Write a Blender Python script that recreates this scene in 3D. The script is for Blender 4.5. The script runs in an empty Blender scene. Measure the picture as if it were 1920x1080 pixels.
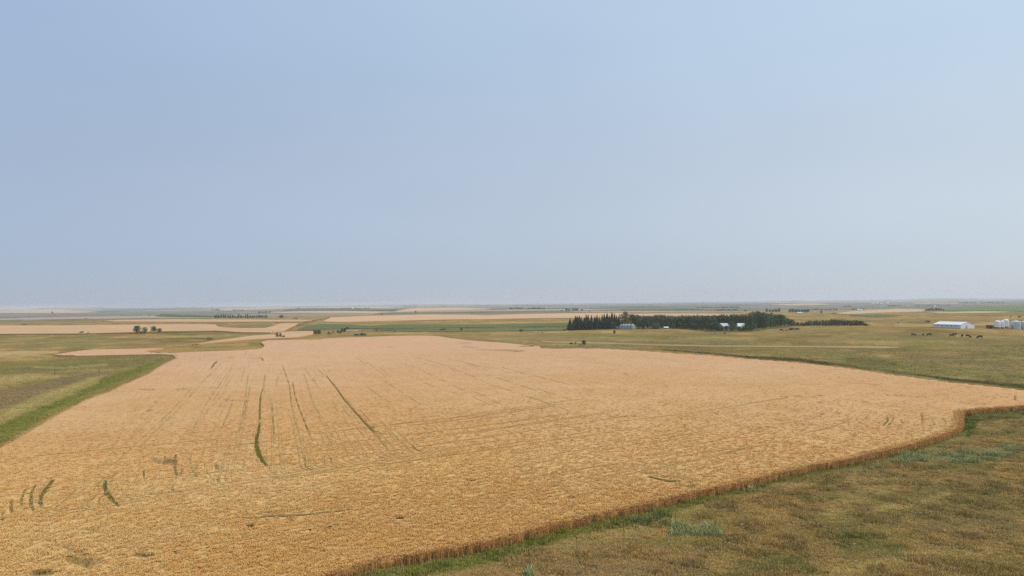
import bpy, bmesh, math, random
import numpy as np
from mathutils import Vector, Matrix, Euler
random.seed(7); RNG = np.random.default_rng(11)
S = bpy.context.scene
COL = S.collection

# ------------------------------------------------------------------ camera, world, sun, exposure
CAM_H = 23.0                       # metres above the field
FPX = 1350.0                       # focal length in photo pixels (1920 wide)
PITCH = math.atan(28.5/FPX); ROLL = 0.0109
cf = np.array([0, math.cos(PITCH), math.sin(PITCH)])
_r0 = np.array([1., 0, 0]); _u0 = np.array([0, -math.sin(PITCH), math.cos(PITCH)])
cr = _r0*math.cos(ROLL)-_u0*math.sin(ROLL)
cu = _u0*math.cos(ROLL)+_r0*math.sin(ROLL)
cam = bpy.data.cameras.new('camera'); camo = bpy.data.objects.new('camera', cam); COL.objects.link(camo)
cam.sensor_width = 36.0; cam.lens = 36.0*FPX/1920.0; cam.clip_start = 0.5; cam.clip_end = 120000
M = Matrix(((cr[0], cu[0], -cf[0], 0), (cr[1], cu[1], -cf[1], 0), (cr[2], cu[2], -cf[2], CAM_H), (0, 0, 0, 1)))
camo.matrix_world = M
S.camera = camo

SUN_EL = math.radians(47); SUN_AZ = math.radians(95)      # azimuth clockwise from +Y (view direction)
W = bpy.data.worlds.new('World'); S.world = W; W.use_nodes = True
wn = W.node_tree; wn.nodes.clear()
wo = wn.nodes.new('ShaderNodeOutputWorld'); bg = wn.nodes.new('ShaderNodeBackground'); sky = wn.nodes.new('ShaderNodeTexSky')
sky.sky_type = 'NISHITA'; sky.sun_disc = False; sky.sun_elevation = SUN_EL; sky.sun_rotation = SUN_AZ
sky.altitude = 800; sky.air_density = 1.0; sky.dust_density = 0.6; sky.ozone_density = 1.0
bg.inputs['Strength'].default_value = 0.15
sd = Vector((math.sin(SUN_AZ)*math.cos(SUN_EL), math.cos(SUN_AZ)*math.cos(SUN_EL), math.sin(SUN_EL)))
# a thin smoke veil over the whole sky: paler overhead, greyer low down, brighter towards the sun
def _wm(cls, **k):
    q = wn.nodes.new(cls)
    for a_, v_ in k.items(): setattr(q, a_, v_)
    return q
tc = _wm('ShaderNodeTexCoord'); dt = _wm('ShaderNodeVectorMath', operation='DOT_PRODUCT'); wn.links.new(tc.outputs['Generated'], dt.inputs[0]); dt.inputs[1].default_value = sd
sp = _wm('ShaderNodeSeparateXYZ'); wn.links.new(tc.outputs['Generated'], sp.inputs[0])
rp = _wm('ShaderNodeValToRGB'); wn.links.new(sp.outputs['Z'], rp.inputs[0]); VK = 1/.15*.5
cr_ = rp.color_ramp; cr_.interpolation = 'EASE'
for k_, (p_, c_) in enumerate([(0., (.333, .396, .512)), (.13, (.390, .453, .548)), (.36, (.365, .470, .620)), (1., (.34, .45, .61))]):
    e_ = cr_.elements[k_] if k_ < 2 else cr_.elements.new(p_)
    e_.position = p_; e_.color = (*[v/1. for v in c_], 1)
sc1 = _wm('ShaderNodeVectorMath', operation='SCALE'); sc1.inputs[0].default_value = (.60, .50, .27); wn.links.new(dt.outputs['Value'], sc1.inputs['Scale'])
ad1 = _wm('ShaderNodeVectorMath', operation='ADD'); wn.links.new(sc1.outputs[0], ad1.inputs[0]); ad1.inputs[1].default_value = (1, 1, 1)
mu0 = _wm('ShaderNodeVectorMath', operation='MULTIPLY'); wn.links.new(ad1.outputs[0], mu0.inputs[0]); wn.links.new(rp.outputs[0], mu0.inputs[1])
mp_ = _wm('ShaderNodeMapping'); mp_.inputs['Scale'].default_value = (1.2, 1.2, 4.5); wn.links.new(tc.outputs['Generated'], mp_.inputs[0])
ns_ = _wm('ShaderNodeTexNoise'); ns_.inputs['Scale'].default_value = 1.6; ns_.inputs['Detail'].default_value = 4; wn.links.new(mp_.outputs[0], ns_.inputs['Vector'])
mr_ = _wm('ShaderNodeMapRange'); mr_.inputs[1].default_value = .3; mr_.inputs[2].default_value = .7; mr_.inputs[3].default_value = .975; mr_.inputs[4].default_value = 1.025; wn.links.new(ns_.outputs['Fac'], mr_.inputs[0])
mu1 = _wm('ShaderNodeVectorMath', operation='SCALE'); wn.links.new(mu0.outputs[0], mu1.inputs[0]); wn.links.new(mr_.outputs[0], mu1.inputs['Scale'])
vs = _wm('ShaderNodeVectorMath', operation='SCALE'); wn.links.new(mu1.outputs[0], vs.inputs[0]); vs.inputs['Scale'].default_value = 1/.15
ns = _wm('ShaderNodeVectorMath', operation='SCALE'); wn.links.new(sky.outputs[0], ns.inputs[0]); ns.inputs['Scale'].default_value = .15
ad2 = _wm('ShaderNodeVectorMath', operation='ADD'); wn.links.new(vs.outputs[0], ad2.inputs[0]); wn.links.new(ns.outputs[0], ad2.inputs[1])
wn.links.new(ad2.outputs[0], bg.inputs['Color']); wn.links.new(bg.outputs[0], wo.inputs['Surface'])
sl = bpy.data.lights.new('sun', 'SUN'); sl.energy = 2.6; sl.angle = math.radians(0.9); sl.color = (1.0, 0.945, 0.86)
so = bpy.data.objects.new('sun', sl); COL.objects.link(so)
sd = Vector((math.sin(SUN_AZ)*math.cos(SUN_EL), math.cos(SUN_AZ)*math.cos(SUN_EL), math.sin(SUN_EL)))
so.rotation_euler = sd.to_track_quat('Z', 'Y').to_euler()
S.view_settings.view_transform = 'Standard'; S.view_settings.look = 'None'
S.view_settings.exposure = 0.0; S.view_settings.gamma = 1.0; S.view_settings.use_curve_mapping = False
S.render.engine = 'CYCLES'
try:
    S.cycles.max_bounces = 4; S.cycles.diffuse_bounces = 2; S.cycles.volume_bounces = 2
    S.cycles.transparent_max_bounces = 4; S.cycles.sample_clamp_indirect = 5; S.cycles.use_denoising = False
except Exception: pass

# ------------------------------------------------------------------ small maths
def hsh(ix, iy, seed):
    h = (ix.astype(np.int64)*374761393 + iy.astype(np.int64)*668265263 + seed*69069) & 0xffffffff
    h = ((h ^ (h >> 13))*1274126177) & 0xffffffff
    h = h ^ (h >> 16)
    return (h & 0xffffff)/float(0xffffff)
def vnoise(x, y, seed=0):
    ix = np.floor(x); iy = np.floor(y); fx = x-ix; fy = y-iy
    fx = fx*fx*(3-2*fx); fy = fy*fy*(3-2*fy)
    a = hsh(ix, iy, seed); b = hsh(ix+1, iy, seed); c = hsh(ix, iy+1, seed); d = hsh(ix+1, iy+1, seed)
    return (a*(1-fx)+b*fx)*(1-fy)+(c*(1-fx)+d*fx)*fy
def fbm(x, y, s, seed=0, octv=4):
    v = 0; a = .5; t = 0
    for k in range(octv):
        v = v+a*vnoise(x/s+k*17.3, y/s-k*9.1, seed+k); t += a; a *= .5; s *= .5
    return v/t
def sstep(a, b, x):
    t = np.clip((x-a)/(b-a), 0, 1); return t*t*(3-2*t)

SIL = [(-600, .8), (0, .6), (50, .6), (75, 2.6), (100, 4.0), (130, 2.6), (180, 3.2), (205, 1.6), (300, 1.0), (400, 1.0), (480, .4), (520, 2.0),
       (620, 1.2), (700, 2.6), (760, 2.2), (850, 1.8), (940, .8), (1300, .6), (1400, .8), (1430, 1.6), (1500, 1.6), (1600, 1.4), (1690, 1.8), (1760, 3.2), (1800, 3.0), (1860, 1.6), (2500, 1.2)]
SX = np.array([math.atan((p-960)/FPX) for p, _ in SIL]); SY = np.array([q for _, q in SIL])
def hgt(x, y):
    """terrain height in metres"""
    x = np.asarray(x, float); y = np.asarray(y, float); r = np.hypot(x, y)
    az = np.arctan2(x, y)
    und = np.sin(x/47+y/83+.6)*np.sin(y/61-x/97+1.1)+.5*np.sin(x/29-y/37+2.)*np.sin(y/41+.3)
    z = .8*und*sstep(130, 330, r)*(1-.75*sstep(700, 1500, r))
    z = z+.12*(fbm(x, y, 9., 5, 3)-.5)*(1-sstep(150, 400, r))
    z = z+3.2*np.exp(-((x-300)/150)**2-((y-505)/85)**2)
    z = z+.9*np.exp(-((x+190)/80)**2-((y-430)/60)**2)
    k = np.interp(az, SX, SY)
    z = z+k*10.4*np.exp(-((r-14000)/1500)**2)
    return z

def proj(x, y, z):
    x = np.asarray(x, float); y = np.asarray(y, float); z = np.asarray(z, float)-CAM_H
    f = x*cf[0]+y*cf[1]+z*cf[2]; a = x*cr[0]+y*cr[1]+z*cr[2]; b = x*cu[0]+y*cu[1]+z*cu[2]
    f = np.where(f < 1e-3, 1e-3, f)
    return 960+FPX*a/f, 540-FPX*b/f
def unproj(px, py, up=0.0):
    """where the view ray through a photo pixel meets the terrain (raised by up)"""
    px = np.atleast_1d(np.asarray(px, float)); py = np.atleast_1d(np.asarray(py, float))
    dx = cf[None]*FPX+cr[None]*(px-960)[:, None]-cu[None]*(py-540)[:, None]
    dz = np.minimum(dx[:, 2], -FPX*CAM_H/34000.)
    lam = -(CAM_H-up)/dz
    for _ in range(14):
        z = np.clip(hgt(dx[:, 0]*lam, dx[:, 1]*lam), -4, 6)+up
        lam = .5*lam+.5*(-(CAM_H-z)/dz)
    return np.stack([dx[:, 0]*lam, dx[:, 1]*lam], 1)
def at(px, py):
    p = unproj(px, py)[0]; return Vector((p[0], p[1], float(hgt(p[0], p[1]))))
def hor(px): return 568.5-.0109*(px-960)

# ------------------------------------------------------------------ materials
def nodemat(name):
    m = bpy.data.materials.new(name); m.use_nodes = True; n = m.node_tree
    b = n.nodes['Principled BSDF']; b.inputs['Roughness'].default_value = .9
    b.inputs['Specular IOR Level'].default_value = .15
    return m, n, b
def mth(n, op, a, b=None, clamp=False):
    q = n.nodes.new('ShaderNodeMath'); q.operation = op; q.use_clamp = clamp
    for i, v in enumerate((a, b)):
        if v is None: continue
        if isinstance(v, (int, float)): q.inputs[i].default_value = v
        else: n.links.new(v, q.inputs[i])
    return q.outputs[0]
def nz(n, vec, scale, detail=3, rough=.55):
    q = n.nodes.new('ShaderNodeTexNoise'); q.inputs['Scale'].default_value = scale; q.inputs['Detail'].default_value = detail
    q.inputs['Roughness'].default_value = rough
    n.links.new(vec, q.inputs['Vector']); return q.outputs['Fac']
def mapping(n, vec, rot=0, sc=(1, 1, 1)):
    q = n.nodes.new('ShaderNodeMapping'); q.inputs['Rotation'].default_value = (0, 0, rot); q.inputs['Scale'].default_value = sc
    n.links.new(vec, q.inputs['Vector']); return q.outputs[0]
def mixc(n, fac, a, b, mode='MIX'):
    q = n.nodes.new('ShaderNodeMix'); q.data_type = 'RGBA'; q.blend_type = mode
    for i, v in ((0, fac), (6, a), (7, b)):
        if isinstance(v, (int, float)): q.inputs[i].default_value = v
        elif isinstance(v, tuple): q.inputs[i].default_value = (*v, 1)
        else: n.links.new(v, q.inputs[i])
    return q.outputs[2]
def maprange(n, v, a, b, c, d):
    q = n.nodes.new('ShaderNodeMapRange'); q.inputs[1].default_value = a; q.inputs[2].default_value = b
    q.inputs[3].default_value = c; q.inputs[4].default_value = d; n.links.new(v, q.inputs[0]); return q.outputs[0]
def scalec(n, col, fac):
    q = n.nodes.new('ShaderNodeVectorMath'); q.operation = 'SCALE'; n.links.new(col, q.inputs[0]); n.links.new(fac, q.inputs['Scale']); return q.outputs[0]
def attr(n, name, typ='GEOMETRY'):
    q = n.nodes.new('ShaderNodeAttribute'); q.attribute_name = name; q.attribute_type = typ; return q
def plain(name, col, rough=.8, metal=0., var=.12, sc=2.0, spec=.2):
    m, n, b = nodemat(name)
    tc = n.nodes.new('ShaderNodeTexCoord'); f = nz(n, tc.outputs['Object'], sc, 4)
    c = mixc(n, f, tuple(v*(1-var) for v in col), tuple(min(1, v*(1+var)) for v in col))
    n.links.new(c, b.inputs['Base Color']); b.inputs['Roughness'].default_value = rough; b.inputs['Metallic'].default_value = metal
    b.inputs['Specular IOR Level'].default_value = spec
    return m
def ground_mat():
    m, n, b = nodemat('ground_mat'); g = n.nodes.new('ShaderNodeNewGeometry'); P = g.outputs['Position']
    c = attr(n, 'Col').outputs['Color']
    f1 = nz(n, P, 2.2, 5, .7); f2 = nz(n, P, .35, 4, .6); f3 = nz(n, P, .06, 4, .6)
    k = mth(n, 'MULTIPLY', maprange(n, f1, .3, .7, .78, 1.22), maprange(n, f2, .3, .7, .8, 1.2))
    k = mth(n, 'MULTIPLY', k, maprange(n, f3, .3, .7, .9, 1.1))
    c2 = scalec(n, c, k)
    hue = nz(n, P, .8, 4, .7)
    c3 = mixc(n, maprange(n, hue, .42, .62, 0, .45), c2, mixc(n, 1.0, c2, (1.25, 1.08, .75), 'MULTIPLY'))
    n.links.new(c3, b.inputs['Base Color']); b.inputs['Roughness'].default_value = 1; b.inputs['Specular IOR Level'].default_value = 0
    bp = n.nodes.new('ShaderNodeBump'); bp.inputs['Strength'].default_value = .6; bp.inputs['Distance'].default_value = .35
    n.links.new(mth(n, 'ADD', f1, f2), bp.inputs['Height']); n.links.new(bp.outputs[0], b.inputs['Normal'])
    return m
ROWA = math.atan2(-.95, .32); ROWB = math.atan2(.61, .79)
def wheat_mat():
    m, n, b = nodemat('wheat_mat'); g = n.nodes.new('ShaderNodeNewGeometry'); P = g.outputs['Position']
    c = attr(n, 'Col').outputs['Color']; hd = attr(n, 'headland').outputs['Fac']
    ra = nz(n, mapping(n, mapping(n, P, -ROWA), 0, (.03, 1.1, .1)), 1.0, 5, .65)
    rb = nz(n, mapping(n, mapping(n, P, -ROWB), 0, (.03, 1.1, .1)), 1.0, 5, .65)
    q = n.nodes.new('ShaderNodeMix'); q.data_type = 'FLOAT'; n.links.new(hd, q.inputs[0]); n.links.new(ra, q.inputs[2]); n.links.new(rb, q.inputs[3])
    rows = q.outputs[0]
    f1 = nz(n, P, 1.7, 5, .75); f2 = nz(n, P, .22, 4, .6); f4 = nz(n, P, 5.0, 3, .7)
    k = mth(n, 'MULTIPLY', maprange(n, f1, .3, .7, .93, 1.07), maprange(n, f2, .3, .7, .96, 1.04))
    k = mth(n, 'MULTIPLY', k, maprange(n, rows, .3, .7, .93, 1.07))
    k = mth(n, 'MULTIPLY', k, maprange(n, f4, .3, .7, .84, 1.16))
    c2 = scalec(n, c, k)
    dk = maprange(n, rows, .64, .74, 0, .22)
    c3 = mixc(n, dk, c2, mixc(n, 1.0, c2, (.55, .5, .38), 'MULTIPLY'))
    n.links.new(c3, b.inputs['Base Color']); b.inputs['Roughness'].default_value = 1; b.inputs['Specular IOR Level'].default_value = 0
    bp = n.nodes.new('ShaderNodeBump'); bp.inputs['Strength'].default_value = .25; bp.inputs['Distance'].default_value = .06
    n.links.new(mth(n, 'ADD', f4, f4), bp.inputs['Height']); n.links.new(bp.outputs[0], b.inputs['Normal'])
    return m
def tuft_mat(name, trans=.25):
    m, n, b = nodemat(name)
    c = attr(n, 'tint', 'INSTANCER').outputs['Color']; v = attr(n, 'var').outputs['Color']
    c2 = mixc(n, 1.0, c, v, 'MULTIPLY')
    n.links.new(c2, b.inputs['Base Color']); b.inputs['Roughness'].default_value = .9
    b.inputs['Specular IOR Level'].default_value = .0
    g = n.nodes.new('ShaderNodeNewGeometry'); va = n.nodes.new('ShaderNodeVectorMath'); va.operation = 'MULTIPLY_ADD'
    n.links.new(g.outputs['Normal'], va.inputs[0]); va.inputs[1].default_value = (.45, .45, .45); va.inputs[2].default_value = (0, 0, 1)
    vn = n.nodes.new('ShaderNodeVectorMath'); vn.operation = 'NORMALIZE'; n.links.new(va.outputs[0], vn.inputs[0]); n.links.new(vn.outputs[0], b.inputs['Normal'])
    t = n.nodes.new('ShaderNodeBsdfTranslucent'); n.links.new(c2, t.inputs['Color'])
    mx = n.nodes.new('ShaderNodeMixShader'); mx.inputs[0].default_value = trans
    n.links.new(b.outputs[0], mx.inputs[1]); n.links.new(t.outputs[0], mx.inputs[2])
    n.links.new(mx.outputs[0], n.nodes['Material Output'].inputs['Surface'])
    return m
def leaf_mat(name, col, var=.35):
    m, n, b = nodemat(name)
    oi = n.nodes.new('ShaderNodeObjectInfo'); tc = n.nodes.new('ShaderNodeTexCoord')
    f = nz(n, tc.outputs['Object'], .6, 3); k = mth(n, 'ADD', maprange(n, f, .3, .7, 1-var, 1+var), maprange(n, oi.outputs['Random'], 0, 1, -.18, .18))
    rgb = n.nodes.new('ShaderNodeRGB'); rgb.outputs[0].default_value = (*col, 1)
    c = scalec(n, rgb.outputs[0], k)
    n.links.new(c, b.inputs['Base Color'])
    t = n.nodes.new('ShaderNodeBsdfTranslucent'); n.links.new(c, t.inputs['Color'])
    mx = n.nodes.new('ShaderNodeMixShader'); mx.inputs[0].default_value = .25
    n.links.new(b.outputs[0], mx.inputs[1]); n.links.new(t.outputs[0], mx.inputs[2])
    n.links.new(mx.outputs[0], n.nodes['Material Output'].inputs['Surface'])
    return m
GM = ground_mat(); WM = wheat_mat()
MT = dict(
    white=plain('white_steel', (.80, .80, .80), .5, 0, .04), wwall=plain('white_wall_steel', (.74, .75, .76), .55, 0, .05),
    galv=plain('galvanised_steel', (.52, .55, .58), .45, .35, .12), dark=plain('dark_opening', (.05, .05, .055), .7),
    grey=plain('grey_steel', (.30, .31, .33), .6), bark=plain('bark', (.09, .07, .05), .95), rust=plain('rusty_post', (.075, .06, .05), .8),
    wood=plain('weathered_wood', (.13, .10, .07), .9), hide=plain('black_hide', (.012, .011, .010), .7), red=plain('dull_red_paint', (.16, .05, .05), .6),
    rubber=plain('rubber', (.02, .02, .02), .9), stone=plain('pale_stone', (.40, .36, .28), .9), glass=plain('dark_glass', (.04, .05, .06), .15, 0, .05, 2, .5),
    tan=plain('tan_wall', (.42, .38, .32), .8), roofd=plain('grey_roof', (.28, .27, .27), .8),
    spruce=leaf_mat('spruce_needles', (.042, .080, .048)), leafd=leaf_mat('dark_leaves', (.058, .108, .046)), leafm=leaf_mat('mid_leaves', (.090, .145, .055)),
    leafg=leaf_mat('grey_leaves', (.16, .185, .13)), brush=leaf_mat('brown_brush', (.10, .085, .045)))

# ------------------------------------------------------------------ object helpers
def tag(o, label=None, cat=None, group=None, kind=None):
    if label: o['label'] = label
    if cat: o['category'] = cat
    if group: o['group'] = group
    if kind: o['kind'] = kind
    return o
def empty(name, loc, rz=0, sc=1):
    o = bpy.data.objects.new(name, None); COL.objects.link(o); o.location = loc; o.rotation_euler = (0, 0, rz)
    o.scale = (sc, sc, sc) if isinstance(sc, (int, float)) else sc
    o.empty_display_size = .5
    return o
def mobj(name, me, parent=None, mat=None):
    o = bpy.data.objects.new(name, me); COL.objects.link(o)
    if parent is not None: o.parent = parent
    if mat is not None and not me.materials: me.materials.append(mat)
    return o
def npmesh(name, V, faces4=None, faces3=None, mats=(), colors=None, smooth=False, extra=None):
    me = bpy.data.meshes.new(name)
    fs = []
    if faces4 is not None and len(faces4): fs.append((np.asarray(faces4), 4))
    if faces3 is not None and len(faces3): fs.append((np.asarray(faces3), 3))
    V = np.asarray(V, np.float32); me.vertices.add(len(V)); me.vertices.foreach_set('co', V.ravel())
    nl = sum(len(f)*k for f, k in fs); npol = sum(len(f) for f, k in fs)
    if npol:
        me.loops.add(nl); me.polygons.add(npol)
        me.loops.foreach_set('vertex_index', np.concatenate([f.ravel() for f, k in fs]).astype(np.int32))
        tot = np.concatenate([np.full(len(f), k) for f, k in fs]); st = np.concatenate([[0], np.cumsum(tot)[:-1]])
        me.polygons.foreach_set('loop_start', st.astype(np.int32))
        me.polygons.foreach_set('use_smooth', np.full(npol, smooth))
    for mm in mats: me.materials.append(mm)
    me.update(calc_edges=True)
    if colors is not None:
        a = me.attributes.new('Col', 'FLOAT_COLOR', 'POINT')
        a.data.foreach_set('color', np.concatenate([colors, np.ones((len(colors), 1))], 1).astype(np.float32).ravel())
    for k, v in (extra or {}).items():
        if v.ndim == 1: a = me.attributes.new(k, 'FLOAT', 'POINT'); a.data.foreach_set('value', v.astype(np.float32))
        else:
            a = me.attributes.new(k, 'FLOAT_COLOR', 'POINT')
            a.data.foreach_set('color', np.concatenate([v, np.ones((len(v), 1))], 1).astype(np.float32).ravel())
    return me
class MB:
    """collects simple solids into ONE mesh"""
    def __init__(s): s.v = []; s.f = []
    def add(s, v, f):
        o = len(s.v); s.v += [tuple(p) for p in v]; s.f += [tuple(i+o for i in q) for q in f]; return s
    def box(s, x0, x1, y0, y1, z0, z1):
        return s.add([(x0, y0, z0), (x1, y0, z0), (x1, y1, z0), (x0, y1, z0), (x0, y0, z1), (x1, y0, z1), (x1, y1, z1), (x0, y1, z1)],
                     [(0, 3, 2, 1), (4, 5, 6, 7), (0, 1, 5, 4), (1, 2, 6, 5), (2, 3, 7, 6), (3, 0, 4, 7)])
    def lathe(s, prof, n=24, cx=0, cy=0, cap=True):
        v = []; f = []
        for r, z in prof:
            for k in range(n):
                a = 2*math.pi*k/n; v.append((cx+r*math.cos(a), cy+r*math.sin(a), z))
        for j in range(len(prof)-1):
            for k in range(n):
                f.append((j*n+k, j*n+(k+1) % n, (j+1)*n+(k+1) % n, (j+1)*n+k))
        if cap: f.append(tuple(range(n-1, -1, -1))); f.append(tuple((len(prof)-1)*n+k for k in range(n)))
        return s.add(v, f)
    def tube(s, a, b, r0, r1=None, n=6):
        r1 = r0 if r1 is None else r1; a = Vector(a); b = Vector(b); q = (b-a).to_track_quat('Z', 'Y'); v = []
        for p, r in ((a, r0), (b, r1)):
            for k in range(n):
                t = 2*math.pi*k/n; v.append(p+q @ Vector((r*math.cos(t), r*math.sin(t), 0)))
        f = [(k, (k+1) % n, n+(k+1) % n, n+k) for k in range(n)]+[tuple(range(n-1, -1, -1)), tuple(range(n, 2*n))]
        return s.add(v, f)
    def mesh(s, name, mat=None, smooth=False):
        me = bpy.data.meshes.new(name); me.from_pydata(s.v, [], s.f)
        if mat: me.materials.append(mat)
        me.update()
        bm = bmesh.new(); bm.from_mesh(me); bmesh.ops.recalc_face_normals(bm, faces=bm.faces); bm.to_mesh(me); bm.free()
        if smooth: me.polygons.foreach_set('use_smooth', [True]*len(me.polygons))
        return me
    def build(s, name, mat, parent=None, smooth=False): return mobj(name, s.mesh(name, mat, smooth), parent)
def copy_tree(o, parent=None):
    c = o.copy(); COL.objects.link(c); c.parent = parent
    for ch in list(o.children): copy_tree(ch, c)
    return c

# ------------------------------------------------------------------ strokes: marks on the land, laid where the photo shows them
def segd(px, py, pts):
    """min over a polyline of distance / half-width (half-width interpolated)"""
    best = np.full(px.shape, 1e9)
    P = [tuple(p) for p in pts]
    if len(P) == 1: P = P*2
    for (x0, y0, w0), (x1, y1, w1) in zip(P[:-1], P[1:]):
        dx, dy = x1-x0, y1-y0; L = dx*dx+dy*dy+1e-9
        t = np.clip(((px-x0)*dx+(py-y0)*dy)/L, 0, 1)
        d = np.hypot(px-x0-t*dx, py-y0-t*dy)/(w0+(w1-w0)*t)
        best = np.minimum(best, d)
    return best
def stroke_mask(px, py, pts, soft=.5, wob=None):
    m = np.zeros(px.shape); xs = [p[0] for p in pts]; ys = [p[1] for p in pts]; w = 2.2*max(p[2] for p in pts)
    sel = (px > min(xs)-w) & (px < max(xs)+w) & (py > min(ys)-w) & (py < max(ys)+w)
    if sel.any():
        d = segd(px[sel], py[sel], pts)
        if wob is not None: d = d+wob[sel]
        m[sel] = 1-sstep(1-soft, 1+soft, d)
    return m
def ellm(px, py, x, y, rx, ry, soft=.5, wob=0):
    d = np.hypot((px-x)/rx, (py-y)/ry)+wob
    return 1-sstep(1-soft, 1+soft, d)
def inpoly(x, y, P):
    P = np.asarray(P); r = np.zeros(x.shape, bool)
    sel = (x >= P[:, 0].min()) & (x <= P[:, 0].max()) & (y >= P[:, 1].min()) & (y <= P[:, 1].max())
    xs = x[sel]; ys = y[sel]; q = np.zeros(xs.shape, bool); n = len(P)
    for i in range(n):
        x0, y0 = P[i]; x1, y1 = P[(i+1) % n]
        if y0 == y1: continue
        c = ((y0 > ys) != (y1 > ys)) & (xs < (x1-x0)*(ys-y0)/(y1-y0)+x0); q ^= c
    r[sel] = q; return r
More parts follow.
